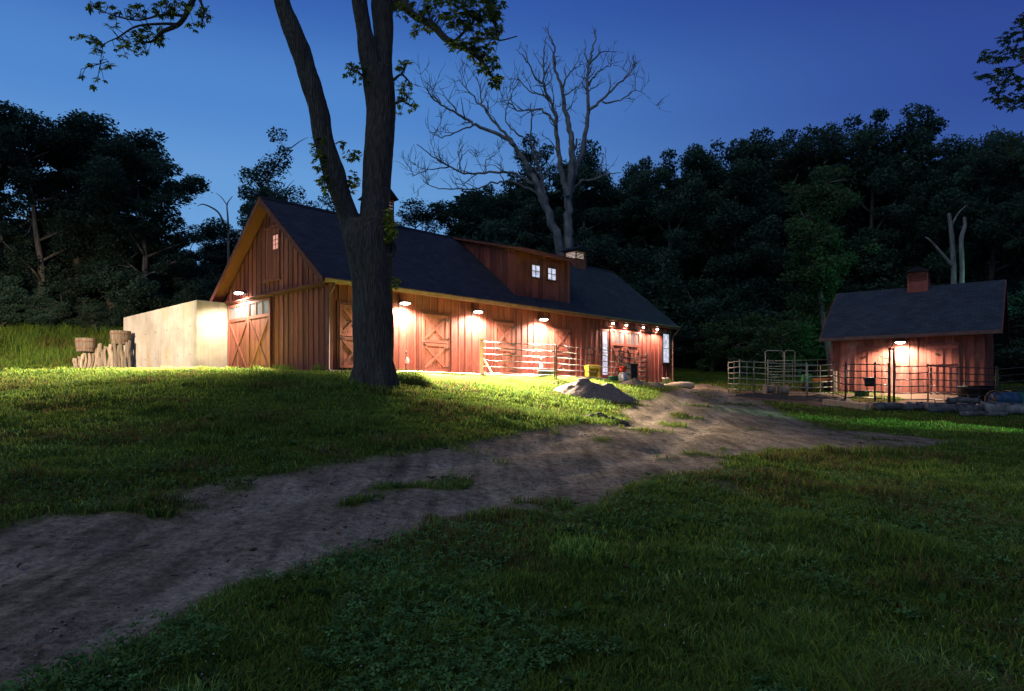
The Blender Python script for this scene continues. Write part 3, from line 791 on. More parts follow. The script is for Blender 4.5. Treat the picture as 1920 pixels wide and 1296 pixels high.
assumed_pole_lamp(-20.0, 24.5, 4.5, (-16.0, 33.5, 4.0), (1, .80, .60), 10000, 66, 'assumed unseen pole lamp added beyond the left edge of the picture', .75, side=((-24.5, 36, 2.2), 22000, 84))  # unseen lamp, assumed from the light on the concrete block and left bank
ga = G(1790, 802)
assumed_pole_lamp(25.5, 14.5, 3.4, (ga.x-.6, ga.y, ga.z), (.42, 1, .60), 30000, 12, 'assumed unseen greenish pole lamp added beyond the right edge of the picture', .9)  # unseen lamp, added to make the green band of light on the grass
assumed_pole_lamp(38, 38, 6.5, (13, 46, 3), (.22, 1, .62), 8000, 60, 'assumed greenish pole lamp added behind the shed beyond the right edge of the picture', 1.0)  # unseen lamp, added for the teal glow on ground and saplings behind the pens
# ------------------------------------------------------------------ shed
SZ = 2.09
SR = Vector((.6436*30, 30, SZ)); SD = Vector((-.808, .589, 0)).normalized(); SN = Vector((SD.y, -SD.x, 0))   # SN points to the back
if SN.y < 0: SN = -SN
SH = Fr(SR, SD, -SN)      # x runs right->left along the front, y outward (to camera)
SL_, SWD = 5.85, 6.0
SE = 2.72; SRG = 4.88; ssl = (SRG-SE)/(SWD/2)
def ss(u, y=0):
    r = (u-CX)/F; o = SH.p(0, y, 0); return (r*o.y-o.x)/(SD.x-SD.y*r)
def sz(u, v, y=0):
    p = SH.p(ss(u, y), y, 0); return EYE+(HZ-v)/F*p.y-SZ
shed = thing('shed', 'small red board and batten shed with cupola at the right of the yard', 'shed', SR)
sdoors = [(ss(1795), ss(1737), .05, 2.0), (ss(1655), ss(1606), .05, 2.0)]
siding(SH, 0, SL_, -.6, lambda x: SE-.05, [(a-.08, b+.08, c-.1, d+.08) for a, b, c, d in sdoors], M['shed_siding'], 'wall', shed, .34)
SG = Fr(SR, SN, -SD)
def ztsg(x): return SE+ssl*(SWD/2-abs(x-SWD/2))-.04
WIDs = WID; WID = SWD
siding(SG, 0, SWD, -.6, ztsg, [], M['shed_siding'], 'wall', shed, .4)
siding(Fr(SH.p(SL_, 0, 0), SN, SD), 0, SWD, -.6, ztsg, [], M['shed_siding'], 'wall', shed, .4)
siding(Fr(SG.p(SWD, 0, 0), SD, SN), 0, SL_, -.6, lambda x: SE-.05, [], M['shed_siding'], 'wall', shed, .4)
WID = WIDs
for a, b, c, d in sdoors:
    mb = MB(); planks(mb, SH, a, b, c, d, .01, .05, .2); frame_rect(mb, SH, a-.07, b+.07, c, d+.07, .07, .0, .062, True)
    mb.box(SH, a, b, .052, .075, d-.16, d-.03); mb.box(SH, (a+b)/2-.05, (a+b)/2+.05, .052, .078, c, d-.16); dd_ = mb.build('door', M['door'], shed)
    mb = MB(); mb.box(SH, (a+b)/2+.1, (a+b)/2+.22, .08, .10, d-.42, d-.35); mb.build('hinge', M['iron'], dd_)
zts = lambda r: SE+.08+ssl*r
roof_slab(SH, -.62, SL_+.42, -.4, SWD/2, zts, .12, M['shed_roof'], 'roof', shed)
roof_slab(Fr(SG.p(SWD, 0, 0), SD, SN), -.62, SL_+.42, -.4, SWD/2-.003, zts, .12, M['shed_roof'], 'roof', shed)
mb = MB(); mb.box(SH, -.62, SL_+.42, .403, .43, zts(-.4)-.16, zts(-.4)-.01); mb.build('fascia', M['gutter'], shed)
for xo, y0 in ((-.62, -.035), (SL_+.42, .005)):
    mb = MB()
    for sgn in (1, -1):
        a = (-.41 if sgn > 0 else SWD+.41, zts(-.4)); c = (SWD/2, zts(SWD/2))
        q = Fr(SH.p(xo, 0, 0), SN, SD)
        mb.prism(q, [(a[0], a[1]-.18), (c[0], c[1]-.18), (c[0], c[1]-.01), (a[0], a[1]-.01)], y0, y0+.03)
    mb.build('rake_board', M['siding'], shed)
cupola(Fr(SH.p(ss(1723, -SWD/2), -SWD/2, zts(SWD/2)), SD, -SN), .42, .62, .28, shed, M['lamp_body'], slat=M['siding'], roof=M['shed_roof'], ov=.14)
mb = MB(); mb.box(SH, ss(1570), ss(1562.5)-.02, .05, .16, -.3, 1.0); mb.build('corner_post', M['grey_wood'], shed)
wl = wall_lamp(SH, ss(1690), sz(1690, 643), 'flat wall lamp over the door of the small shed', .02, .75, None)

# ------------------------------------------------------------------ the great tree
def catmull(pts, n=6):
    pts = [Vector(p) for p in pts]; P = [pts[0]*2-pts[1]]+pts+[pts[-1]*2-pts[-2]]; out = []
    for i in range(1, len(P)-2):
        for k in range(n):
            t = k/n; a, b, c, d = P[i-1], P[i], P[i+1], P[i+2]
            out.append(.5*((2*b)+(-a+c)*t+(2*a-5*b+4*c-d)*t*t+(-a+3*b-3*c+d)*t**3))
    out.append(pts[-1]); return out
def lerp_list(v, n=6):
    out = []
    for i in range(len(v)-1):
        for k in range(n): out.append(v[i]+(v[i+1]-v[i])*k/n)
    out.append(v[-1]); return out
TY = 18.6
def tree_path(l, dY=0, slope=0):
    """l: (u, v, half width px, depth offset)"""
    P = [W(u, v, TY+dY+d) for u, v, w, d in l]; Rr = [w/F*(TY+dY+d) for u, v, w, d in l]
    return catmull(P), lerp_list(Rr)
base_g = surf_z(W(701, 715, TY).x, TY)
big = thing('oak_tree', 'huge dark forked tree standing on the lawn in front of the barn', 'tree', (W(701, 715, TY).x, TY, base_g))
mb = MB()
trunk_paths = [
 [(701,735,43,0),(701,715,39,0),(700,690,37.5,0),(700,638,37,0),(699,576,37,0),(697,530,37,0),(693,483,40,0),(688,445,44,0),(686,415,36,0)],
 [(690,470,34,0),(668,440,26,0),(655,410,19,-.1),(640,370,18,-.25),(624,320,20,-.4),(607,260,20,-.5),(596,200,18,-.6),(577,140,17,-.7),(561,90,17.5,-.8),(541,40,17.5,-.9),(527,-5,14,-1),(512,-70,13,-1.1),(480,-180,11,-1.2),(450,-300,8,-1.3)],
 [(700,480,36,0),(703,440,32,.05),(703,400,27,.15),(705,350,27,.25),(708,300,27,.3),(713,240,27,.35),(714,200,27,.4),(711,160,28,.4),(707,130,26,.4)],
 [(706,150,20,.3),(692,110,17,.2),(684,60,15.5,.1),(675,10,15.5,0),(668,-50,14,-.1),(650,-180,10,-.3),(630,-320,6,-.4)],
 [(712,170,22,.45),(716,120,19,.5),(719,60,18.5,.55),(717,10,21,.6),(722,-40,17,.7),(740,-180,13,.9),(760,-330,8,1)],
]
for l in trunk_paths:
    p, r = tree_path(l); mb.tube(p, r, 20, wob=.0)
# buttress roots
for a in (.3, 1.2, 2.2, 3.3, 4.2, 5.3):
    c = W(701, 700, TY); d = Vector((math.cos(a), math.sin(a), 0))
    mb.tube([c+d*.28+Vector((0, 0, .6)), c+d*.38+Vector((0, 0, .05)), c+d*.52+Vector((0, 0, -.3)), c+d*.8+Vector((0, 0, -.75))], [.13, .18, .16, .08], 10)
# knots
for (u, v, w, h) in ((663, 452, 13, 17), (731, 466, 9, 18)):
    c = W(u, v, TY-.40 if u < 700 else TY-.22)
    q = Fr(c, (1, 0, 0), (0, 1, 0))
    ring = [c+Vector((math.cos(t)*w/F*TY*.95, -.02, math.sin(t)*h/F*TY*.95)) for t in np.linspace(0, 2*math.pi, 13)]
    mb.tube(ring, .05, 8, cap=False)
ob = mb.build('trunk', M['bark'], big)
def remesh(ob, vox, disp=.0, seed=0):
    md = ob.modifiers.new('r', 'REMESH'); md.mode = 'VOXEL'; md.voxel_size = vox
    sm = ob.modifiers.new('s', 'SMOOTH'); sm.iterations = 4; sm.factor = .5
    dg = bpy.context.evaluated_depsgraph_get(); me = bpy.data.meshes.new_from_object(ob.evaluated_get(dg))
    ob.modifiers.clear(); old = ob.data; mats = list(old.materials); ob.data = me
    if not me.materials:
        for m in mats: me.materials.append(m)
    if disp:
        n = len(me.vertices); co = np.empty(n*3, np.float32); me.vertices.foreach_get('co', co); co = co.reshape(-1, 3)
        no = np.empty(n*3, np.float32); me.vertices.foreach_get('normal', no); no = no.reshape(-1, 3)
        ang = np.arctan2(co[:, 1], co[:, 0])
        h = fbm(co[:, 0]*7+co[:, 1]*3+50, co[:, 2]*1.1+co[:, 1]*7, .9, 4)-.5
        h2 = fbm(co[:, 0]*2+50, co[:, 2]*1.4+co[:, 1]*2, 1.1, 3)-.5
        co = co+no*(h*disp+h2*disp*1.6)[:, None]
        me.vertices.foreach_set('co', co.astype(np.float32).ravel())
    me.polygons.foreach_set('use_smooth', [True]*len(me.polygons)); me.update()
bpy.context.view_layer.update()
remesh(ob, .035, .055)
for (u, v, w, h, y) in ((663, 452, 8, 11, TY-.43), (731, 466, 4.5, 11, TY-.24)):
    mb = MB(); mb.blob(W(u, v, y), w/F*TY, .05, h/F*TY, 3, .2); mb.build('knot', M['iron'], big, True)
# leafy boughs
def leaf_cluster(V, Fc, T, c, size, nl=5, droop=.3, rnd=random, out=None):
    """compound leaf: nl leaflets spreading from a point, each a folded pointed blade"""
    ax = Vector((rnd.gauss(0, 1), rnd.gauss(0, 1), rnd.gauss(-.25, .5))).normalized() if out is None else Vector(out).normalized()
    sd = ax.cross(Vector((0, 0, 1)))
    if sd.length < .1: sd = Vector((1, 0, 0))
    sd.normalize(); up = sd.cross(ax)
    tone = rnd.random()
    for k in range(nl):
        a = (k/(nl-1)-.5)*2.6+rnd.uniform(-.15, .15)
        d = (ax*math.cos(a)+sd*math.sin(a)-Vector((0, 0, droop*rnd.random()))).normalized()
        L = size*(1-.35*abs(a)/1.3)*rnd.uniform(.85, 1.15); w = L*.19
        s = d.cross(up).normalized()*w; n_ = s.cross(d).normalized()*w*.35
        b = len(V)
        V += [c, c+d*L*.5+s+n_, c+d*L, c+d*L*.5-s+n_]
        Fc.append((b, b+1, b+2, b+3)); T += [min(1, max(0, tone+rnd.uniform(-.2, .2)))]*4
def leaves_obj(V, Fc, T, name, mat, parent, local=False):
    off = worldloc(parent) if not local else Vector()
    v = np.array([tuple(p-off) for p in V]); return np_mesh(name, v, np.array(Fc), mat, parent, cols={'tone': np.array(T)})
def bough(paths, spots, mat=M['leaf_near'], size=.17, seed=1, mat_b=None, n_sp=26):
    rr = random.Random(seed); m2 = MB(); ctr = []
    for l in paths:
        p, r = tree_path(l); m2.tube(p, r, 7); ctr += p
    V, Fc, T = [], [], []
    for (u, v, ru, rv, n, dY) in spots:
        for _ in range(int(n*(1.9 if seed in (3, 8, 9) else 1.3))):
            a = rr.random()*6.28; q = math.sqrt(rr.random())
            c = W(u+ru*q*math.cos(a), v+rv*q*math.sin(a), TY+dY+rr.gauss(0, .22))
            leaf_cluster(V, Fc, T, c, size*rr.uniform(.7, 1.2), 5, .5, rr)
            if ctr and rr.random() < .6:
                q_ = min(ctr, key=lambda z_: (z_-c).length)
                if (q_-c).length < .9:
                    e = Vector((rr.gauss(0, .06), rr.gauss(0, .06), rr.uniform(.0, .12)))
                    m2.tube([q_, q_.lerp(c, .5)+e, c], [.011, .008, .004], 4)
    b = m2.build('branch', M['bark'], big, True) if m2.v else big
    leaves_obj(V, Fc, T, 'foliage', mat, b)
# right bough
bough([[(735,5,12,.6),(752,0,9,.6),(772,26,7,.5),(811,48,7,.3),(837,74,6.5,.1),(877,94,5,0),(905,118,3,0),(925,150,1.5,0)],
       [(740,-30,8,.6),(790,-40,7,.3),(860,-20,5,.1),(915,5,4,0),(930,50,2.5,0),(935,75,1.5,0),(970,68,1,0)],
       [(850,80,3,.1),(880,50,2.5,.1),(900,25,2,0)]],
      [(775,18,38,24,34,.4),(840,12,45,22,60,.2),(905,12,42,24,70,0),(870,40,40,18,40,.1),(925,50,16,30,26,0),(905,80,24,22,34,0),(915,120,20,22,30,0),(930,152,13,14,16,0),(800,48,20,10,14,.3),(780,60,6,18,5,.3),(860,85,26,14,20,.1),(890,100,14,18,14,0)], seed=3, size=.16)
# small sprays by the stem
bough([[(738,150,3,.3),(752,140,2,.3),(765,150,1.5,.3)], [(738,195,3,.3),(755,190,2,.3),(772,200,1.5,.3)]],
      [(752,118,14,12,12,.3),(758,160,14,9,10,.3),(760,178,18,10,14,.3),(775,200,9,7,6,.3),(750,205,9,9,6,.3)], seed=4, size=.15)
bough([[(690,150,3,.2),(670,135,2,.2),(652,128,1.5,.2)]], [(670,125,22,9,16,.1),(655,135,12,8,8,.1),(678,150,14,10,10,.1)], seed=5, size=.15)
# hanging left bough (root limb leaves the left stem above the frame)
bough([[(480,-180,8,-1.2),(430,-150,6.5,-1.3),(390,-70,6,-1.4),(366,-10,5.5,-1.4),(352,22,5,-1.4),(335,46,4.5,-1.4),(305,60,4,-1.4),(285,78,2.5,-1.4),(262,78,1.5,-1.4)],
       [(335,46,3,-1.4),(300,45,2.5,-1.4),(255,50,2,-1.4),(222,70,1.3,-1.4),(195,85,.8,-1.4),(188,120,.6,-1.4)],
       [(345,30,3,-1.4),(305,28,2,-1.4),(260,38,1.5,-1.4),(215,30,1,-1.4),(180,15,.7,-1.4)],
       [(370,-10,3,-1.4),(382,20,2,-1.4),(378,45,1.3,-1.4)]],
      [(190,12,26,10,14,-1.4),(215,28,20,8,9,-1.4),(255,20,20,14,16,-1.4),(305,20,26,18,28,-1.4),(335,10,24,12,20,-1.4),(380,30,12,20,16,-1.4),(365,48,12,8,6,-1.4),(280,60,26,14,24,-1.4),(300,75,14,8,8,-1.4),(245,78,24,10,15,-1.4),(228,96,14,12,9,-1.4),(262,95,16,10,10,-1.4),(150,68,16,6,8,-1.4),(180,78,20,10,12,-1.4),(182,96,12,9,7,-1.4),(172,120,5,5,2,-1.4),(198,125,11,8,6,-1.4),(150,142,8,7,3,-1.4),(188,150,8,6,3,-1.4),(172,160,6,4,2,-1.4),(208,48,12,6,4,-1.4)], seed=6, size=.15)
# ivy and sprouts on the stems
bough([], [(598,290,16,30,30,-.5),(608,335,14,28,34,-.4),(600,265,14,10,10,-.5),(662,340,12,24,22,-.1),(660,290,20,10,14,-.1),(640,270,8,6,5,-.3)], mat=M['leaf_ivy'], seed=8, size=.15)
bough([], [(728,415,9,26,42,-.35),(735,430,9,24,40,-.3),(726,450,6,14,14,-.35),(741,528,6,8,10,-.2),(738,536,7,6,8,-.2)], mat=M['leaf_ivy'], seed=9, size=.12)

# ------------------------------------------------------------------ bare dead tree behind the barn
def dead_tree():
    DYp = 50.0
    zoom = lambda x, y: (760+x/2.817, 40+y/2.817)
    rr = random.Random(5); m2 = MB()
    root = thing('dead_tree', 'tall leafless dead tree with pale bark rising behind the barn dormer', 'tree', (W(1060, 560, DYp).x, DYp, gz(W(1060, 560, DYp).x, DYp)))
    def depth(x, y, off): return DYp+off*(1200-y)/1200*3
    def limb(pts, r0, r1, off, twigs=True, lvl=0):
        P = []
        n = len(pts)
        for i, (x, y) in enumerate(pts):
            u, v = zoom(x, y); P.append(W(u, v, depth(x, y, off)))
        Pc = catmull(P, 4); m = len(Pc)
        for i in range(1, m-1):
            Pc[i] = Pc[i]+Vector((rr.gauss(0, .045), rr.gauss(0, .06), rr.gauss(0, .045)))
        rad = [r0+(r1-r0)*(i/(m-1))**.8 for i in range(m)]
        rad = [q_*.86 for q_ in rad]; m2.tube(Pc, rad, 6 if r0 > .08 else 5)
        if twigs: twig(Pc, rad, 1)
    def twig(Pc, rad, lvl):
        L = sum((Pc[i+1]-Pc[i]).length for i in range(len(Pc)-1))
        k = int(L*(1.35 if lvl == 1 else 1.7))
        for _ in range(k):
            t = rr.uniform(.3 if lvl == 1 else .15, 1); i = min(int(t*(len(Pc)-1)), len(Pc)-2)
            if rad[i] > .16: continue
            p = Pc[i]; d = (Pc[i+1]-Pc[i]).normalized()
            sd = Vector((rr.gauss(0, 1), rr.gauss(0, .8), rr.gauss(.35, .7))).normalized()
            v = (d*.75+sd*.8+Vector((0, 0, .25))).normalized()
            ln = rr.uniform(.9, 2.3)*(1 if lvl == 1 else .5)*(.45 if p.z > W(0, 115, p.y).z else 1)
            q = [p]; n = 5
            for j in range(n):
                v = (v+Vector((rr.gauss(0, .25), rr.gauss(0, .25), rr.gauss(.08, .22)))).normalized(); q.append(q[-1]+v*ln/n)
            r0 = min(rad[i]*.65, .05) if lvl == 1 else .017
            rd = [r0+(.008-r0)*j/n for j in range(n+1)]
            m2.tube(q, rd, 4)
            if lvl < 3: twig(q, rd, lvl+1)
    L = limb
    L([(860,1420),(850,1330),(820,1210),(790,1110),(760,1020),(735,960),(700,880),(665,800),(625,730),(580,660)], .46, .17, -1, False)
    L([(580,660),(500,600),(390,555),(330,520),(270,480),(190,435),(130,395),(115,350)], .17, .03, -1)
    L([(380,552),(300,570),(210,610),(160,600),(120,580)], .08, .015, -1)
    L([(270,475),(220,410),(175,340)], .07, .015, -.6)
    L([(755,990),(740,930),(725,860),(705,780),(680,700),(665,640),(668,500),(665,430)], .2, .03, 0)
    L([(580,660),(520,590),(450,510),(410,450),(395,380),(375,290)], .15, .03, .3)
    L([(430,480),(340,375),(275,290)], .09, .02, .3)
    L([(700,890),(665,855),(600,815),(545,800),(420,800),(300,800),(200,745),(130,700),(60,650)], .15, .03, -.8)
    L([(720,930),(650,880),(560,850),(480,850),(380,880),(200,885),(130,865),(95,845)], .13, .02, .5)
    L([(230,770),(150,780),(50,810),(0,800)], .06, .015, -.6)
    L([(300,800),(290,740),(330,690),(400,760)], .05, .015, -.4)
    L([(420,800),(430,730),(480,700),(520,640)], .05, .015, -.2)
    L([(735,1000),(715,960),(690,900)], .12, .05, .2, False)
    L([(872,1420),(870,1190),(862,1100),(862,1000),(865,900),(875,800),(882,700),(875,620),(855,520),(840,440)], .46, .17, 0, False)
    L([(840,440),(832,370),(800,280),(780,200),(790,140),(770,90),(740,30)], .16, .03, .2)
    L([(862,920),(845,880),(825,800),(810,700),(800,560),(790,490),(765,420),(730,350),(730,280),(735,180),(745,80)], .28, .03, -.7)
    L([(800,560),(760,500),(700,468),(600,470),(550,430),(500,415)], .12, .025, -.8)
    L([(765,420),(720,390),(660,370),(600,310),(540,310)], .09, .02, -.5)
    L([(722,330),(670,260),(630,190),(580,150)], .09, .02, -.9)
    L([(875,860),(895,800),(930,700),(950,600),(965,500),(965,420),(960,330),(968,230),(985,170),(1000,90),(1005,40)], .27, .03, .7)
    L([(975,465),(1040,415),(1100,350),(1150,310),(1190,270),(1225,215)], .13, .025, .6)
    L([(1040,425),(1120,425),(1180,385),(1225,370),(1300,410)], .08, .012, .5)
    L([(968,230),(1040,160),(1110,165)], .1, .02, 1)
    L([(970,340),(1000,290),(1060,240),(1120,215)], .08, .02, .9)
    L([(872,910),(930,845),(1000,835),(1080,805),(1140,800)], .13, .03, .7)
    L([(832,370),(850,300),(890,250),(940,228)], .1, .02, .5)
    L([(835,390),(890,360),(940,320)], .07, .02, .3)
    L([(620,610),(560,570),(530,510),(545,440),(560,380)], .08, .02, -.2)
    L([(785,500),(800,450),(830,450)], .06, .02, 0)
    L([(855,470),(890,430),(910,400)], .06, .015, .2)
    L([(875,860),(885,700),(905,620)], .14, .07, .4, False)
    m2.build('trunk', M['dead_wood'], root, True)
dead_tree()

# ------------------------------------------------------------------ forest trees
def make_tree_proto(seed, H=20., spread=5.5, nblob=70, per=400, leaf=.125, low=.22, kind='round', thin=0.):
    rr = random.Random(seed); rg = np.random.default_rng(seed)
    m2 = MB(); tips = []
    tp = [Vector((0, 0, -1.5))]; v = Vector((rr.gauss(0, .06), rr.gauss(0, .06), 1)).normalized(); n = 10
    for i in range(n):
        v = (v+Vector((rr.gauss(0, .07), rr.gauss(0, .07), .15))).normalized(); tp.append(tp[-1]+v*(H*.82+1.5)/n)
    m2.tube(tp, [max(.05, .38*(1-.88*i/n)) for i in range(n+1)], 8)
    nb = 16
    for k in range(nb):
        f = low+(.98-low)*k/(nb-1); i = min(int(f*n), n-1); p = tp[i]
        a = k*2.4+rr.uniform(-.5, .5)
        prof = math.sin(min(1, (f-low)/(1-low)*1.15+.25)*math.pi*.72)
        if kind == 'cone': prof = 1.05-(f-low)/(1-low)*.9
        R_ = spread*prof*rr.uniform(.7, 1.15)
        d = Vector((math.cos(a), math.sin(a), rr.uniform(.25, .8) if kind != 'cone' else rr.uniform(-.1, .25))); q = [p]; st = 5
        for j in range(st):
            d = d+Vector((rr.gauss(0, .16), rr.gauss(0, .16), rr.uniform(0, .15))); q.append(q[-1]+d.normalized()*R_/st)
        m2.tube(q, [.13*(1-.8*j/st)*(1.2-f*.5) for j in range(st+1)], 5)
        for j in range(2, st+1): tips.append((q[j], j/st))
        for _ in range(7):
            j = rr.randint(2, st); e = q[j]+Vector((rr.gauss(0, 1), rr.gauss(0, 1), rr.gauss(.5, .7))).normalized()*rr.uniform(.8, 2.2)
            m2.tube([q[j], (q[j]+e)/2+Vector((0, 0, .1)), e], [.05, .035, .015], 4); tips.append((e, 1))
    for _ in range(6):
        e = tp[-1]+Vector((rr.gauss(0, .8), rr.gauss(0, .8), rr.uniform(-.5, 1.8))); tips.append((e, 1))
    tips = rr.sample(tips, min(nblob, len(tips)))
    C = []; Tn = []
    for (c, w) in tips:
        r = rr.uniform(.5, 1.2)*(.8 if kind == 'cone' else 1); m = int(per*(r/1.0)**2*(1-thin))
        d = rg.normal(size=(m, 3)); d /= np.linalg.norm(d, axis=1)[:, None]
        rad = r*rg.uniform(.25, 1.08, m)**.6*np.where(rg.random(m) < .16, rg.uniform(1, 1.4, m), 1)
        pts = np.array(c)+d*rad[:, None]*np.array([1.1, 1.1, .72])
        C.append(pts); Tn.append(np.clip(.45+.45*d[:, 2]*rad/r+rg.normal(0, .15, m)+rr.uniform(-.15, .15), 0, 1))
    C = np.vstack(C); Tn = np.concatenate(Tn); m = len(C)
    d = rg.normal(size=(m, 3)); d[:, 2] *= .6; d /= np.linalg.norm(d, axis=1)[:, None]
    e = rg.normal(size=(m, 3)); e -= d*(d*e).sum(1)[:, None]; e /= np.linalg.norm(e, axis=1)[:, None]
    s = leaf*rg.uniform(.6, 1.4, m)[:, None]
    V = np.stack([C-d*s, C+e*s*.55, C+d*s, C-e*s*.55], 1).reshape(-1, 3)
    Fq = np.arange(m*4).reshape(-1, 4)
    return m2, V, Fq, np.repeat(Tn, 4)
PROTO = {}
def proto(key, leafmat='leaf_far', **k):
    m2, V, Fq, T = make_tree_proto(**k)
    PROTO[key] = (m2, V, Fq, T, leafmat, {})
proto('a', seed=11, spread=6.2, nblob=150)
proto('b', seed=12, spread=5.2, nblob=135)
proto('c', seed=13, spread=4.4, nblob=125)
proto('d', seed=14, spread=6.8, nblob=160, low=.15)
proto('sparse', seed=15, spread=5.0, nblob=70, per=260, leaf=.13, thin=.0)
proto('cone', seed=16, spread=4.0, nblob=150, kind='cone', low=.12)
proto('bush', seed=17, H=7, spread=3.6, nblob=90, per=340, low=.1, leaf=.12)
proto('slim', seed=18, spread=3.6, nblob=85, per=330, low=.45, leafmat='leaf_lit')
proto('sapling', seed=19, H=7, spread=2.8, nblob=60, per=150, low=.35, leaf=.15, leafmat='leaf_lit')
def place_tree(key, u, vtop, Y, label, wscale=1.0, name='forest_tree', group='trees of the wood behind the farm', rz=None, cat='tree'):
    m2, V, Fq, T, lm, cache = PROTO[key]
    H = float(np.quantile(V[:, 2], .998))
    x = (u-CX)/F*Y; g = gz(x, Y); ztop = EYE+(HZ-vtop)/F*Y; s = (ztop-g)/H
    if 'root' not in cache:
        root = thing(name, label, cat, (0, 0, 0), 0, group)
        m2.build('trunk', M['trunk_far'], root, True, local=True)
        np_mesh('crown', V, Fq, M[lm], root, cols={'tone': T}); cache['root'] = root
    else:
        root = copy_tree(cache['root']); root.name = name; root['label'] = label; root['group'] = group
        if name not in root.name: pass
    root.location = (x, Y, g); root.rotation_euler = (0, 0, rz if rz is not None else random.uniform(0, 6.28)); root.scale = (s*wscale, s*wscale, s)
    return root
TR = [
 ('a', -30, 222, 47, 1.0, 'round-crowned tree cut by the left edge of the picture'),
 ('d', 75, 215, 46, 1.05, 'tallest dark tree at the far left above the tall grass'),
 ('b', 150, 232, 49, 1.1, 'broad dark tree just right of the tallest tree on the left'),
 ('a', 262, 282, 46, 1.12, 'rounded tree forming the right shoulder of the left wood'),
 ('c', 325, 440, 50, 1.2, 'low dark tree above the middle of the concrete block'),
 ('c', 205, 235, 50, 1.3, 'dark tree between the broad tree and the right shoulder of the left wood'),
 ('b', 415, 430, 58, 1.4, 'dark tree behind the left slope of the barn roof'),
 ('sparse', 555, 262, 60, .95, 'airy tree rising behind the barn peak left of the big trunk'),
 ('b', 490, 350, 57, .9, 'dense tree directly behind the barn peak'),
 ('sparse', 800, 385, 62, 1.0, 'airy small-crowned tree just right of the big trunk behind the roof'),
 ('b', 880, 375, 60, 1.2, 'dark tree behind the roof between big trunk and dormer'),
 ('cone', 1015, 240, 62, .8, 'dark pointed evergreen behind the bare dead tree'),
 ('a', 950, 345, 64, 1.0, 'rounded tree left of the pointed evergreen'),
 ('b', 1110, 285, 62, .85, 'dark tree right of the pointed evergreen'),
 ('c', 1190, 330, 66, 1.0, 'tree filling the dip right of the dead tree'),
 ('a', 1250, 290, 60, .9, 'round-topped tree above the right end of the barn roof'),
 ('c', 1385, 265, 58, 1.0, 'narrow dark tree right of the gap in the tree line'),
 ('c', 1445, 252, 62, .9, 'twin-topped tree in the middle of the right wood'),
 ('b', 1515, 268, 60, .8, 'short-topped tree left of the tallest right-hand tree'),
 ('a', 1630, 218, 58, .95, 'tallest broad tree of the right wood behind the shed'),
 ('d', 1755, 258, 56, .85, 'broad tree behind the shed cupola'),
 ('b', 1850, 250, 52, .95, 'dark tree behind the right end of the shed roof'),
 ('a', 1960, 260, 46, 1.0, 'leafy tree cut by the right edge of the picture'),
 ('b', 2080, 230, 44, 1.0, 'tree just beyond the right edge of the picture'),
 ('slim', 1562, 315, 44, 1.0, 'slender pale-trunked tree left of the shed with leaves coloured as if lit'),
 ('b', 1330, 345, 66, 1.1, 'tree below the gap in the right tree line'),
]
for key, u, vt, Y, ws, lb in TR: place_tree(key, u, vt, Y, lb, ws)
BU = [(-10,520,43),(90,545,44),(180,560,45),(260,540,46),(350,520,47),(430,500,52),(770,440,52),(870,430,53),(1180,455,58),(1290,560,56),(1360,520,55),(1500,600,54),(1900,560,40),(2000,540,38)]
BL = ['leftmost dark bush above the tall grass','second dark bush from the left above the tall grass','dark bush above the shorter wooden barrel planter','dark bush behind the left end of the concrete block','dark bush above the corner of the concrete block','dark bush behind the low left eave of the barn',
 'bush showing above the roof right of the big trunk','bush above the roof left of the dormer','bush behind the far cupola of the barn','bush just right of the barn far corner','bush behind the gap between barn and pens','bush behind the left eave of the shed','bush behind the right gable of the shed','bush at the right edge of the picture behind the shed']
for (u, vt, Y), lb in zip(BU, BL): place_tree('bush', u, vt, Y, lb, 1.25, 'bush', 'bushes along the edge of the wood', cat='bush')
for (u, vt, Y), lb in zip([(1395,585,50),(1445,590,47),(1490,575,51),(1330,600,53)], ['small understorey tree left of the one with a bent trunk above the pens','light green sapling above the round pen','small tree between the sapling and the shed','small tree beside the barn far corner']):
    place_tree('sapling', u, vt, Y, lb, 1.1, 'sapling', 'saplings behind the pens')
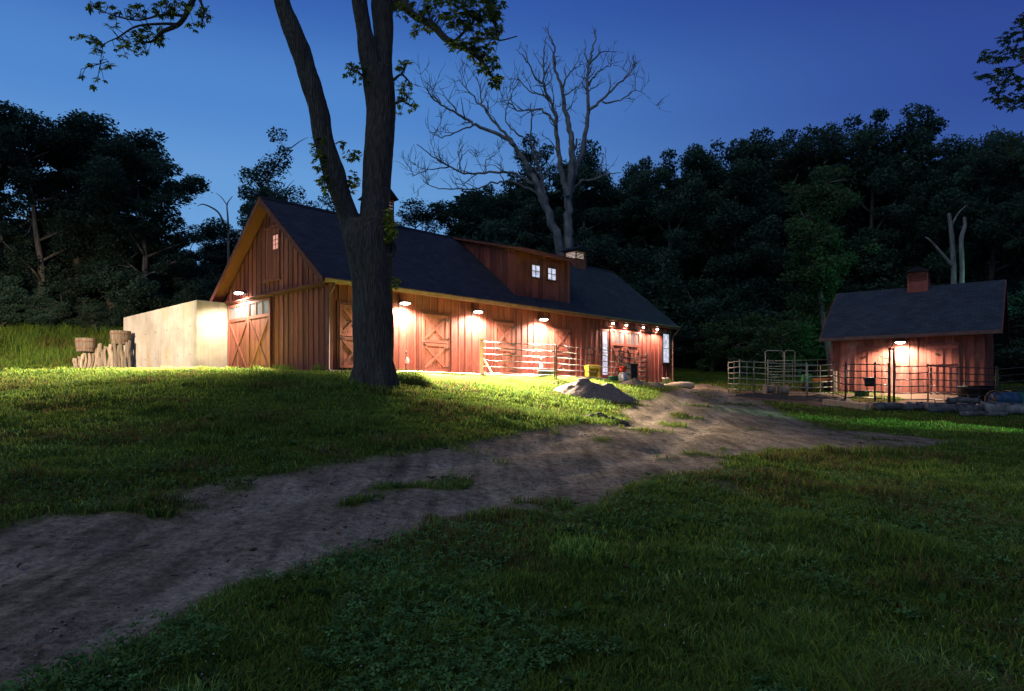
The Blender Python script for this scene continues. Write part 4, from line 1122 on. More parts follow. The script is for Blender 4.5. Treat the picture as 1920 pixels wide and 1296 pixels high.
# deep wood behind, one mass
def woods():
    rg = np.random.default_rng(3); Vs, Fs, Ts = [], [], []; nv = 0
    m2, V, Fq, T = PROTO['a'][:4]; keys = ['a', 'b', 'd', 'c']
    def add(key, u, vtop, Y, ws):
        nonlocal nv
        m2, V, Fq, T = PROTO[key][:4]; H = np.quantile(V[:, 2], .998); x = (u-CX)/F*Y; g = gz(x, Y); s = (EYE+(HZ-vtop)/F*Y-g)/H
        sel = rg.random(len(Fq)) < .22
        v = V.reshape(-1, 4, 3)[sel]; c = v.mean(1, keepdims=True); v = (c+(v-c)*3.6).reshape(-1, 3)
        a = rg.random()*6.28; ca, sa = math.cos(a), math.sin(a)
        P = np.stack([(v[:, 0]*ca-v[:, 1]*sa)*s*ws+x, (v[:, 0]*sa+v[:, 1]*ca)*s*ws+Y, v[:, 2]*s+g], 1)
        Vs.append(P); n = len(P)//4; Fs.append(np.arange(n*4).reshape(-1, 4)+nv); nv += n*4; Ts.append(T.reshape(-1, 4)[sel].reshape(-1)*.6)
    prof = [(-300,300),(0,400),(120,420),(240,440),(340,480),(430,490),(520,440),(600,470),(700,470),(800,450),(900,410),(1000,350),(1100,360),(1200,380),(1300,380),(1400,330),(1500,330),(1600,300),(1700,310),(1800,300),(1900,300),(2100,280),(2300,260)]
    xs = [p[0] for p in prof]; zs = [p[1] for p in prof]
    for row, Y in ((0, 70), (1, 84)):
        for k, u in enumerate(np.arange(-350, 2350, 62)):
            add(keys[(k+row) % 4], u+rg.uniform(-20, 20), np.interp(u, xs, zs)+rg.uniform(-6, 30)+row*10, Y+rg.uniform(-4, 4), 1.15)
    # low understorey so that no light shows between the trunks
    for Y in (64, 76):
        for u in np.arange(-350, 2350, 55):
            if Y == 64 or True: add('bush', u+rg.uniform(-20, 20), 560+rg.uniform(-40, 30), Y, 1.6)
    o = np_mesh('woodland', np.vstack(Vs), np.vstack(Fs), M['leaf_far'], cols={'tone': np.concatenate(Ts)})
    tag(o, 'dark mass of deep woodland behind the nearer trees', 'woodland', kind='stuff')
woods()
# snags
def snag(name, label, l, Y, mat='dead_wood', twigs=()):
    r = thing(name, label, 'tree', (W(l[0][0], l[0][1], Y).x, Y, gz(W(l[0][0], 0, Y).x, Y)))
    m2 = MB(); b = W(l[0][0], l[0][1], Y); m2.tube([Vector((b.x, Y, r.location.z-.3)), b], [l[0][2]/F*Y*1.2, l[0][2]/F*Y], 8)
    P = catmull([W(u, v, Y) for u, v, w in l], 4); m2.tube(P, lerp_list([w/F*Y for u, v, w in l], 4), 8, wob=.1)
    for t in twigs: m2.tube(catmull([W(u, v, Y) for u, v, w in t], 3), lerp_list([w/F*Y for u, v, w in t], 3), 6)
    m2.build('trunk', M[mat], r, True)
snag('broken_trunk', 'pale broken-off dead trunk standing behind the shed roof', [(1802,560,4.2),(1804,500,4.2),(1802,450,4),(1809,425,3.6),(1808,407,2.6)], 44)
snag('dead_tree', 'leaning thin dead tree left of the broken trunk behind the shed', [(1788,560,5.5),(1788,500,5),(1784,440,4.5),(1779,400,3)], 46, 'dead_wood', [[(1786,500,3.5),(1770,480,3),(1745,452,2),(1735,445,1.2)], [(1783,425,2.5),(1797,400,1.6),(1812,385,.8)]])
snag('dead_tree', 'forked bare snag against the sky left of the barn peak', [(428,430,2.2),(427,405,1.6),(426,383,1.2),(436,368,.6)], 52, 'dead_wood', [[(426,385,1),(415,370,.7),(405,362,.4)], [(424,430,2),(412,402,1.7),(398,390,1.5),(380,383,1.1),(370,387,.5)]])
# bough of a near tree reaching in at the right edge
def right_bough():
    Yb = 20.; rr = random.Random(21)
    root = thing('overhanging_tree', 'leafy tree whose bough reaches in at the top right corner', 'tree', (W(2160, 700, Yb).x, Yb, gz(W(2160, 700, Yb).x, Yb)))
    m2 = MB(); b = root.location
    m2.tube(catmull([b-Vector((0, 0, .4)), W(2165, 500, Yb), W(2150, 200, Yb), W(2150, -200, Yb)], 4), lerp_list([.38, .32, .28, .15], 4), 10)
    for l in ([(2155,300),(2050,180),(1960,120),(1890,90)], [(2150,260),(2040,220),(1950,190),(1880,190)], [(2155,420),(2040,330),(1960,290),(1905,280)], [(2155,500),(2030,420),(1950,390),(1915,400)]):
        m2.tube(catmull([W(u, v, Yb) for u, v in l], 4), lerp_list([.12, .08, .05, .02], 4), 6)
    m2.build('trunk', M['bark'], root, True)
    V, Fc, T = [], [], []
    for (u, v, ru, rv, n) in ((1900,80,34,28,60),(1935,50,30,28,60),(1860,105,26,14,30),(1840,140,12,10,10),(1880,145,30,22,50),(1900,190,34,18,50),(1870,180,20,14,20),(1940,150,34,50,90),(1905,275,24,20,36),(1935,300,30,36,60),(1915,390,14,20,16),(1950,400,30,40,50),(2030,200,70,130,260),(2060,380,70,90,160),(1897,270,18,10,12),(2050,20,80,70,160)):
        for _ in range(n):
            a = rr.random()*6.28; q = math.sqrt(rr.random())
            leaf_cluster(V, Fc, T, W(u+ru*q*math.cos(a), v+rv*q*math.sin(a), Yb+rr.gauss(0, .5)), .2*rr.uniform(.7, 1.2), 5, .5, rr)
    leaves_obj(V, Fc, T, 'crown', M['leaf_far'], root)
right_bough()

# ------------------------------------------------------------------ pipe panels
def panel(u0, Y0, u1, Y1, label, group, mat, h=1.42, nr=6, stays=1, name='pipe_fence', z0=None, z1=None, cat='fence panel', lift=.0, nobase=False, rr_=.021):
    x0, x1 = (u0-CX)/F*Y0, (u1-CX)/F*Y1
    za = surf_z(x0, Y0) if z0 is None else z0; zb = surf_z(x1, Y1) if z1 is None else z1
    A = Vector((x0, Y0, za)); B = Vector((x1, Y1, zb)); t = thing(name, label, cat, A, 0, group)
    for p in (A, B):
        mb = MB(); mb.tube([p-Vector((0, 0, .05)), p+Vector((0, 0, h+.04))], .028, 8); mb.lathe(p+Vector((0, 0, h+.04)), [(.03, 0), (.03, .015), (.008, .03)], 8); mb.build('post', mat, t, True)
    for k in range(nr):
        z = .14+lift+(h-.16-lift)*k/(nr-1); mb = MB()
        a = A+Vector((0, 0, z)); b = B+Vector((0, 0, z)); m_ = (a+b)/2-Vector((0, 0, random.uniform(0, .02)))
        mb.tube([a, m_, b], rr_, 7); mb.build('rail', mat, t, True)
    for k in range(stays):
        f = (k+1)/(stays+1); p = A.lerp(B, f); mb = MB(); mb.bar(p+Vector((0, 0, .13)), p+Vector((0, 0, h-.02)), .05, .012, up=(B-A)); mb.build('stay', mat, t)
    return t
def on(u, Y): x = (u-CX)/F*Y; return Vector((x, Y, surf_z(x, Y)))
gA = 'pipe panels in front of the barn'
panel(905, 30.0, 1040, 30.8, 'bright galvanised pipe gate left of the dark panels in front of the barn', gA, M['galv'], 1.42, 6, 0, 'pipe_gate', cat='gate')
panel(1043, 30.8, 1161, 33.6, 'dark pipe panel left of the cluttered post in front of the barn', gA, M['dark_pipe'], 1.42, 6, 1)
panel(1164, 33.7, 1213, 35.5, 'short dark pipe panel at the right end in front of the barn', gA, M['dark_pipe'], 1.42, 6, 1)
panel(1213, 35.6, 1150, 39.0, 'pipe panel running back from the right end to the sliding door', gA, M['dark_pipe'], 1.35, 6, 1)
p = on(903, 29.9); t = thing('fence_post', 'pale square wooden post with brace holding the galvanised gate', 'post', p)
mb = MB(); mb.box(Fr(p, (1, 0, 0), (0, 1, 0)), -.07, .07, -.07, .07, -.3, 1.5); mb.build('post', M['lumber'], t)
mb = MB(); mb.bar(p+Vector((.05, -.1, .75)), p+Vector((.5, -.25, -.02)), .09, .05); mb.build('brace', M['lumber'], t)
gB = 'pipe panels of the shed pens'
oli = M['olive_pipe']; dk = M['dark_pipe']
panel(1366, 35.5, 1387, 32.6, 'short olive pipe panel at the far left corner of the pens', gB, oli, 1.42, 6, 1)
panel(1387, 32.5, 1414, 32.4, 'narrow olive pipe panel second from the left corner of the pens', gB, oli, 1.42, 6, 1)
panel(1414, 32.4, 1512, 31.6, 'long olive pipe panel above the two wooden cable spools', gB, oli, 1.42, 6, 2)
panel(1514, 31.6, 1562, 31.9, 'olive pipe panel between the spools and the shed corner', gB, oli, 1.38, 6, 1)
panel(1580, 36.0, 1440, 36.5, 'rear olive pipe panel seen through the round pen', gB, oli, 1.5, 6, 2)
for (u, Y, lb) in ((1452, 34.5, 'tall narrow walk-through gate frame standing inside the round pen'), (1481, 35.5, 'slimmer tall gate frame right of the walk-through one in the pen')):
    p = on(u, Y); t = thing('gate_frame', lb, 'gate', p, 0, 'tall gate frames in the round pen'); w = .42 if u < 1460 else .25; mb = MB()
    mb.tube([p+Vector((-w, 0, -.05)), p+Vector((-w, 0, 1.85)), p+Vector((-w+.07, 0, 1.93)), p+Vector((w-.07, 0, 1.93)), p+Vector((w, 0, 1.85)), p+Vector((w, 0, -.05))], .024, 8); mb.build('frame', oli, t, True)
panel(1585, 29.6, 1640, 29.2, 'dark pipe panel hung with a black bucket left of the tall gateway', gB, dk, 1.5, 6, 1)
panel(1641, 29.2, 1666, 28.9, 'narrow dark pipe panel beside the tall gateway', gB, dk, 1.5, 6, 1)
panel(1562, 31.8, 1586, 29.7, 'short dark pipe panel joining the shed corner to the front pen', gB, dk, 1.42, 6, 0)
panel(1677, 28.5, 1740, 28.3, 'dark pipe panel directly right of the tall gateway', gB, dk, 1.45, 6, 1)
panel(1740, 28.3, 1868, 27.2, 'long dark pipe panel in front of the right shed door', gB, dk, 1.45, 6, 3)
panel(1871, 27.2, 1990, 28.6, 'dark pipe panel running out at the right edge of the picture', gB, dk, 1.4, 6, 1)
p = on(1668, 28.8); q = on(1676, 28.5); t = thing('gateway_post', 'tall paired dark posts of the pen gateway with a chain', 'gate', p); mb = MB()
mb.tube([p-Vector((0, 0, .1)), p+Vector((0, 0, 2.15))], .04, 8); mb.tube([q-Vector((0, 0, .1)), q+Vector((0, 0, 2.15))], .04, 8)
mb.tube([p+Vector((0, 0, 2.1)), q+Vector((0, 0, 2.1))], .03, 6); mb.tube([p+Vector((0, 0, 2.1)), p+Vector((.12, 0, 2.3))], .02, 6); mb.build('frame', dk, t, True)
mb = MB(); mb.tube(catmull([p+Vector((0, -.05, 1.75)), p+Vector((-.25, -.05, 1.72)), p+Vector((-.4, 0, 1.85))], 4), .012, 5)
for k in range(6): mb.tube([q+Vector((.02, -.05, 1.7-k*.13)), q+Vector((.05, -.05, 1.6-k*.13))], .018, 5)
mb.build('chain', M['rust'], t)
# hay rack by the right shed door
def shed_pt(u, out): 
    s_ = ss(u, out); p = SH.p(s_, out, 0); p.z = SZ; return p
t = thing('hay_rack', 'low wooden slatted rack leaning at the right shed door', 'rack', shed_pt(1770, .5)); mb = MB()
a, b = shed_pt(1742, .55), shed_pt(1800, .55)
mb.bar(a+Vector((0, 0, 1.12)), b+Vector((0, 0, 1.12)), .07, .09)
for k in range(5): p = a.lerp(b, (k+.3)/4.7); mb.bar(p+Vector((0, 0, -.1)), p+Vector((0, 0, 1.05)), .06, .09, up=(b-a))
mb.build('slat_frame', M['shed_siding'], t)

# ------------------------------------------------------------------ yard clutter
def bucket(name, label, p, r, h, mat, cat, rim=True, group=None, handle=False):
    t = thing(name, label, cat, p, 0, group); mb = MB()
    mb.lathe(p, [(r*.82, 0), (r*.9, h*.5), (r, h), (r+.015, h), (r+.015, h-.03), (r-.012, h-.03) if False else (r+.015, h+.01), (r-.015, h+.01), (r-.03, h*.3), (.01, h*.28)], 20); mb.build('tub', mat, t, True)
    mb = MB(); mb.tube([p+Vector((r*math.cos(a), r*math.sin(a), h+.005)) for a in np.linspace(0, 6.2832, 21)], .014, 6, cap=False); mb.build('rim', mat, t, True)
    return t
# yellow feeder
p = on(1111, 34.2); t = thing('mineral_feeder', 'yellow open-fronted plastic feeder behind the dark pipe panel', 'feeder', p, R(20)); mb = MB(); fr = ID
mb.box(fr, -.3, -.24, -.2, .2, 0, .5); mb.box(fr, .24, .3, -.2, .2, 0, .5); mb.box(fr, -.3, .3, .15, .2, .0, .5); mb.prism(Fr((0, -.24, 0), (1, 0, 0), (0, 1, 0)), [(-.33, .5), (.33, .5), (.3, .66), (-.3, .68)], 0, .48); mb.box(fr, -.24, .24, -.2, .15, 0, .08)
mb.build('shell', M['yellow'], t, local=True, bevel=.012)
bucket('feed_tub', 'small dark green tub at the foot of the cluttered post by the barn', on(1150, 33.0), .24, .2, M['green'], 'tub')
bucket('rubber_trough', 'low dark round trough behind the galvanised gate', on(1024, 32.0), .36, .28, M['black'], 'trough')
# cluttered post: halter ring, red bucket, black box
p = on(1163, 33.6); t = thing('halter', 'pale rope halter looped over the dark panel post', 'halter', p+Vector((0, 0, 1.1))); mb = MB()
mb.tube([p+Vector((.02+.14*math.cos(a), -.06, 1.12+.2*math.sin(a))) for a in np.linspace(0, 6.28, 14)], .016, 5, cap=False); mb.tube([p+Vector((.3+.16*math.cos(a), -.06, 1.2+.17*math.sin(a))) for a in np.linspace(0, 6.28, 14)], .016, 5, cap=False); mb.tube([p+Vector((.16, -.06, 1.2)), p+Vector((.02, -.06, .9)), p+Vector((.06, -.06, .55))], .014, 5)
mb.build('rope', M['galv'], t, True)
bucket('red_bucket', 'red bucket hanging on the dark pipe panel by the barn', on(1168, 33.4)+Vector((0, 0, .45)), .17, .26, M['red'], 'bucket')
p = on(1181, 34.6); t = thing('black_bin', 'upright black bin with flat lid behind the short dark pipe panel', 'bin', p); mb = MB(); fr = Fr(p, DL, DG)
mb.prism(fr.at(0, -.25, 0), [(-.24, 0), (.24, 0), (.28, .8), (-.28, .8)], 0, .5); mb.build('body', M['black'], t); mb = MB(); mb.box(fr, -.31, .31, -.28, .28, .8, .86); mb.build('lid', M['black'], t)
p = on(1172, 33.9); t = thing('feed_sack', 'pale paper feed sack slumped beside the black bin', 'sack', p); mb = MB(); mb.blob(p+Vector((-.1, 0, .22)), .2, .14, .28, 4, .25); mb.build('sack', M['white'], t, True)
# hydrants
for u, out, lb in ((761, .35, 'frost-proof water hydrant with a white jug beside the big tree trunk'), (1012, .45, 'frost-proof water hydrant with a white jug behind the galvanised gate')):
    p = LW.p(s_of_y(u, out), out, 0); p.z = surf_z(p.x, p.y); t = thing('water_hydrant', lb, 'hydrant', p, 0, 'yard hydrants along the barn wall'); mb = MB()
    mb.tube([p-Vector((0, 0, .2)), p+Vector((0, 0, .8))], .022, 8); mb.tube([p+Vector((0, 0, .78)), p+Vector((.03, -.1, .84)), p+Vector((.05, -.16, .74))], .028, 8); mb.bar(p+Vector((0, 0, .85)), p+Vector((-.16, .02, .95)), .03, .012); mb.build('pipe', M['galv'], t, True)
    mb = MB(); mb.lathe(p+Vector((.06, -.08, .38)), [(.06, 0), (.075, .02), (.075, .14), (.03, .2), (.025, .23)], 12); mb.build('jug', M['white'], t, True)
# white vent pipes at the far corner
for u, lb in ((1244, 'left of the two short white pipes at the barn far corner'), (1250.5, 'right of the two short white pipes at the barn far corner')):
    p = LW.p(s_of_y(u, .5), .5, 0); p.z = surf_z(p.x, p.y); mb = MB(); mb.lathe(p-Vector((0, 0, .2)), [(.07, 0), (.07, .5), (.085, .5), (.085, .56), (.06, .56), (.055, .4)], 14)
    t = thing('vent_pipe', lb, 'pipe', p, 0, 'white pipes at the barn corner'); mb.build('pipe', M['white'], t, True)
# concrete apron
mb = MB(); mb.box(LW, 2.4, 17.6, .06, 1.25, -.6, -.02); o = mb.build('concrete_apron', M['concrete'], None, bevel=.015); tag(o, 'pale concrete apron strip along the foot of the barn wall', 'apron')
# stone at the corner
p = on(1276, 37.5); mb = MB(); mb.blob(p+Vector((0, 0, .08)), .8, .35, .2, 9, .3); o = mb.build('boulder', M['concrete'], None, True); tag(o, 'low pale boulder at the far corner of the barn by the track', 'boulder')

def mound(name, label, cat, u0, u1, vb, Y, hpx, mat, seed, skew=-.15, peaks=((-.12, 1.), (.28, .85)), ry=.9):
    x0, x1 = (u0-CX)/F*Y, (u1-CX)/F*Y; cx = (x0+x1)/2; hw = (x1-x0)/2; h = hpx/F*Y
    n, m = 60, 44; X, Yg = np.meshgrid(np.linspace(-1.15, 1.15, n), np.linspace(-1.15, 1.15, m))
    Z = np.zeros_like(X)
    for px, a in peaks:
        d = np.sqrt(((X-px)/(1-abs(px)*.6))**2+(Yg)**2); Z = np.maximum(Z, a*np.clip(1-d, 0, 1)**.85)
    Z = Z*(1+(fbm(X*3+seed, Yg*3, .6, 4)-.5)*.6)+(fbm(X*9+seed, Yg*9, 1, 3)-.5)*.10*np.clip(Z*6, 0, 1)
    wx = cx+X*hw; wy = Y+Yg*hw*ry
    z = surf_h(wx, wy)+Z*h*1.15-.03*(Z < .01)-.02
    V = np.stack([wx.ravel(), wy.ravel(), z.ravel()], 1); I, J = np.meshgrid(np.arange(n-1), np.arange(m-1))
    q = np.stack([J*n+I, J*n+I+1, (J+1)*n+I+1, (J+1)*n+I], -1).reshape(-1, 4); keep = (Z.ravel()[q].max(1) > 0); q = q[keep]
    o = np_mesh(name, V, q, mat); o.data.polygons.foreach_set('use_smooth', [True]*len(o.data.polygons)); return tag(o, label, cat)
mound('sand_pile', 'grey-brown heap of sand at the end of the lawn by the dirt road', 'sand pile', 1042, 1188, 745, 24.6, 27, M['sand'], 3, peaks=((-.22, 1.), (.02, .85), (.3, .8)))
mound('soil_heap', 'low dark soil clump at the lawn edge below the sand pile', 'soil heap', 1088, 1172, 785, 18.6, 18, M['soil'], 8, peaks=((-.05, .75), (.4, .6), (-.45, .6), (.7,.4)), ry=.6)
mound('soil_heap', 'small scraped soil ridge right of the sand pile near the fence', 'soil heap', 1165, 1250, 722, 31.0, 13, M['sand'], 12, peaks=((-.4, .9), (.1, .6), (.6, .8)), ry=.4)
mound('soil_heap', 'tiny earth bump on the lawn left of the sand pile', 'soil heap', 1030, 1062, 720, 27.5, 7, M['soil'], 15, ry=.6)
mound('soil_heap', 'muddy ridge of earth along the foot of the round pen', 'soil heap', 1395, 1580, 750, 29.8, 11, M['soil'], 19, peaks=((-.7, .7), (-.3, .8), (.1, .8), (.5, 1.), (.8, .8)), ry=.16)
# spools / tyres in pen
for u, lb in ((1442, 'left weathered wooden cable drum at the foot of the round pen'), (1467, 'right weathered wooden cable drum at the foot of the round pen')):
    p = on(u, 30.9); t = thing('cable_drum', lb, 'drum', p, 0, 'cable drums by the round pen'); mb = MB(); fr = Fr(p+Vector((0, 0, .27)), (0, 1, 0), (0, 0, 1), (1, .15, 0))
    mb.lathe((0, 0, 0), [(.27, -.2), (.27, -.16), (.15, -.155), (.15, .155), (.27, .16), (.27, .2)], 18, axis=fr); mb.build('drum', M['grey_wood'], t)
# orange & green machine in pen
p = on(1534, 34.5); t = thing('garden_tractor', 'orange and green garden machine parked behind the pipe panels', 'tractor', p, R(-12)); mb = MB(); f0 = ID
mb.box(f0, -.30, .85, -.3, .3, .45, .62); mb.build('deck', M['orange'], t, local=True, bevel=.03)
mb = MB(); mb.prism(f0.at(0, -.28, 0), [(-.75, .4), (-.3, .4), (-.3, .78), (-.4, .84), (-.7, .8)], 0, .56); mb.build('hood', M['tractor_green'], t, local=True, bevel=.03)
mb = MB(); mb.prism(f0.at(0, -.2, 0), [(.1, .62), (.6, .62), (.62, .72), (.66, 1.0), (.6, 1.02), (.54, .76), (.1, .74)], 0, .4); mb.build('seat', M['black'], t, local=True)
for sx, r in ((-.5, .2), (.55, .3)):
    for sy in (-.4, .4):
        mb = MB(); mb.lathe((0, 0, 0), [(r*.5, -.09), (r*.92, -.09), (r, -.05), (r, .05), (r*.92, .09), (r*.5, .09)], 20, axis=Fr((sx, sy, r), (1, 0, 0), (0, 0, 1), (0, 1, 0))); mb.build('wheel', M['black'], t, True, local=True)
mb = MB(); mb.tube([(-.3, 0, .75), (-.1, 0, .98)], .02, 6); mb.tube([(-.1+.05*0, .16*math.cos(a), .98+.16*math.sin(a)*.6) for a in np.linspace(0, 6.28, 13)], .015, 5, cap=False); mb.build('steering_wheel', M['iron'], t, local=True)
bucket('feed_tub', 'shallow green tub in front of the left shed door', on(1616, 30.6), .3, .28, M['green'], 'tub')
bucket('black_bucket', 'black bucket hooked on the panel left of the tall gateway', on(1631, 29.1)+Vector((0, 0, .62)), .22, .3, M['black'], 'bucket')
bucket('stock_tank', 'large black round stock tank behind the wagon wheel', on(1830, 28.2), .62, .62, M['black'], 'tank')
# wagon wheel reel
p = on(1862, 26.9); t = thing('wagon_wheel', 'rusty spoked iron wheel leaning on the pen at the blue barrel', 'wheel', p); mb = MB()
for rr_, tt in ((.32, .025),): mb.tube([p+Vector((rr_*math.cos(a), -.05, .32+rr_*math.sin(a))) for a in np.linspace(0, 6.2832, 25)], tt, 8, cap=False)
mb.build('rim', M['rust'], t, True); mb = MB()
for k in range(8): a = k*math.pi/4; mb.tube([p+Vector((0, -.05, .32)), p+Vector((.31*math.cos(a), -.05, .32+.31*math.sin(a)))], .012, 5)
mb.lathe((0, 0, 0), [(.05, -.06), (.05, .06)], 12, axis=Fr(p+Vector((0, -.05, .32)), (1, 0, 0), (0, 0, 1), (0, 1, 0))); mb.build('spoke', M['rust'], t)
p = on(1884, 27.0); t = thing('blue_barrel', 'blue plastic barrel lying beside the wagon wheel at the right', 'barrel', p); mb = MB(); fr = Fr(p+Vector((0, 0, .29)), (0, 1, 0), (0, 0, 1), (1, -.2, 0))
mb.lathe((0, 0, 0), [(.22, -.45), (.27, -.42), (.29, -.2), (.275, -.18), (.29, -.15), (.29, .15), (.275, .18), (.29, .2), (.27, .42), (.22, .45)], 22, axis=fr); mb.build('drum', M['blue'], t, True)
mb = MB(); mb.lathe((0, 0, 0), [(.03, .45), (.03, .48)], 8, axis=Fr(fr.p(.1, 0, 0), fr.x, fr.y, fr.z)); mb.build('cap', M['white'], t)
p = on(1905, 27.6); t = thing('green_crate', 'green crate with pale lid behind the blue barrel', 'crate', p); mb = MB(); fr = Fr(p, (1, 0, 0), (0, 1, 0)); mb.box(fr, -.3, .3, -.2, .2, 0, .5); mb.build('box', M['green'], t, bevel=.02)
mb = MB(); mb.box(fr, -.32, .32, -.22, .22, .5, .55); mb.build('lid', M['galv'], t)
# lumber and logs
t = thing('lumber_beam', 'sawn tan timber beam lying at the yard edge left of the logs', 'beam', on(1585, 27.2)); a, b = on(1545, 27.6), on(1626, 25.9); mb = MB(); mb.bar(a+Vector((0, 0, .12)), b+Vector((0, 0, .12)), .2, .22); mb.build('beam', M['lumber'], t, bevel=.01)
logs = [(1638,25.9,1742,26.2,.15,.14,'leftmost grey log beside the tan beam'),(1700,26.6,1822,26.6,.14,.13,'thin log lying behind the leftmost log'),(1738,25.6,1850,25.7,.17,.15,'thick dark knotty log in the middle of the row'),(1775,26.2,1838,25.9,.12,.40,'short log resting on top of the middle logs'),(1846,25.4,1935,25.0,.19,.18,'pale stripped log at the right edge of the picture'),(1835,26.4,1960,26.3,.15,.14,'dark log behind the pale stripped log'),(1800,24.9,1890,24.6,.10,.09,'slim pale branch lying in front of the log row')]
rr = random.Random(31)
for (u0, Y0, u1, Y1, r, z, lb) in logs:
    a, b = on(u0, Y0), on(u1, Y1); t = thing('log', lb, 'log', a.lerp(b, .5), 0, 'logs lying along the yard edge'); n = 9; mb = MB()
    P = [a.lerp(b, k/n)+Vector((0, rr.gauss(0, .02), z+rr.gauss(0, .015))) for k in range(n+1)]
    for k in range(n+1): P[k].z = max(P[k].z, surf_z(P[k].x, P[k].y)+z*.85)
    mb.tube(P, [r*(1-.25*k/n)*rr.uniform(.93, 1.06) for k in range(n+1)], 14, wob=.03)
    for _ in range(3):
        k = rr.randint(1, n-1); d = Vector((rr.uniform(-.5, .5), -rr.random()*.8, rr.uniform(.1, 1))).normalized(); mb.tube([P[k], P[k]+d*(r+.06)], [.035, .025], 7)
    mb.build('trunk', M['dead_wood'] if 'pale stripped log at' in lb else M['log_bark'], t, True)
# ------------------------------------------------------------------ palisade and barrel planters at left
cornerL = CB.p(1.42, 8.7, 0)
pal0 = Vector((cornerL.x+.25, cornerL.y-.6, 0))
rr = random.Random(41)
n = 17; us = np.linspace(242, 141, n)
for k, u in enumerate(us):
    Y = 35.2-.4*math.sin(k*.5)*.3+rr.uniform(-.05, .05)-k*.03; x = (u-CX)/F*Y; g = surf_z(x, Y)
    v_top = np.interp(u, [137, 160, 178, 185, 205, 215, 228, 243], [672, 660, 652, 646, 648, 640, 645, 640])+rr.uniform(-3, 3)
    h = EYE+(HZ-v_top)/F*Y-g; r = rr.uniform(.075, .11)
    where = ['beside the concrete block', 'under the taller barrel planter', 'between the two barrel planters', 'under the shorter barrel planter', 'at the left end of the palisade'][min(4, int(k/17*5))]
    tone_ = 'stout' if r > .095 else 'slim'
    mb = MB(); m = 6; a0 = rr.random()*6
    le = rr.uniform(-.05, .05); P = [Vector((x+le*j/m+.03*math.sin(a0+j*1.3), Y+.03*math.cos(a0+j), g-.3+(h+.3)*j/m)) for j in range(m+1)]; mb.tube(P, [r*rr.uniform(.78, 1.15) for _ in P], 9, wob=.3)
    order = ['first', 'second', 'third', 'fourth', 'fifth', 'sixth', 'seventh', 'eighth', 'ninth', 'tenth', 'eleventh', 'twelfth', 'thirteenth', 'fourteenth', 'fifteenth', 'sixteenth', 'seventeenth'][k]
    o = mb.build('wooden_stake', M['grey_wood'], None, False); tag(o, '%s upright log stake leftward from the concrete block, %s' % (order, where), 'stake', 'log stakes of the little palisade')
for u, vb, vt, Y, lb in ((161, 660, 635, 34.9, 'shorter half-barrel planter on the left end of the palisade'), (226, 646, 621, 35.3, 'taller half-barrel planter next to the concrete block')):
    x = (u-CX)/F*Y; zb = EYE+(HZ-vb)/F*Y; h = (vb-vt)/F*Y; r = 18/F*Y
    t = thing('barrel_planter', lb, 'planter', (x, Y, zb), 0, 'half-barrel planters'); mb = MB()
    ns = 18
    for k in range(ns):
        a0, a1 = 2*math.pi*k/ns+.012, 2*math.pi*(k+1)/ns-.012; vs = []
        for rr0, z in ((r*.86, 0), (r*.95, h*.5), (r, h)):
            for rad in (rr0, rr0-.03):
                for a in (a0, a1): vs.append((x+rad*math.cos(a), Y+rad*math.sin(a), zb+z))
        fs = []
        for l in (0, 4): fs += [(l, l+1, l+5, l+4), (l+3, l+2, l+6, l+7), (l, l+4, l+6, l+2), (l+1, l+3, l+7, l+5)]
        fs += [(8, 9, 11, 10), (0, 2, 3, 1)]; mb.add(vs, fs)
    mb.build('stave', M['barrel'], t)
    for z, q in ((h*.22, .9), (h*.72, .985)):
        mb = MB(); mb.lathe((x, Y, zb+z), [(r*q+.004, 0), (r*q+.012, .002), (r*q+.02, .05), (r*q+.008, .052)], 28); mb.build('hoop', M['rust'], t)
    mb = MB(); mb.lathe((x, Y, zb), [(r*.8, .02), (r*.9, h*.86)], 20); mb.build('soil', M['soil'], t)

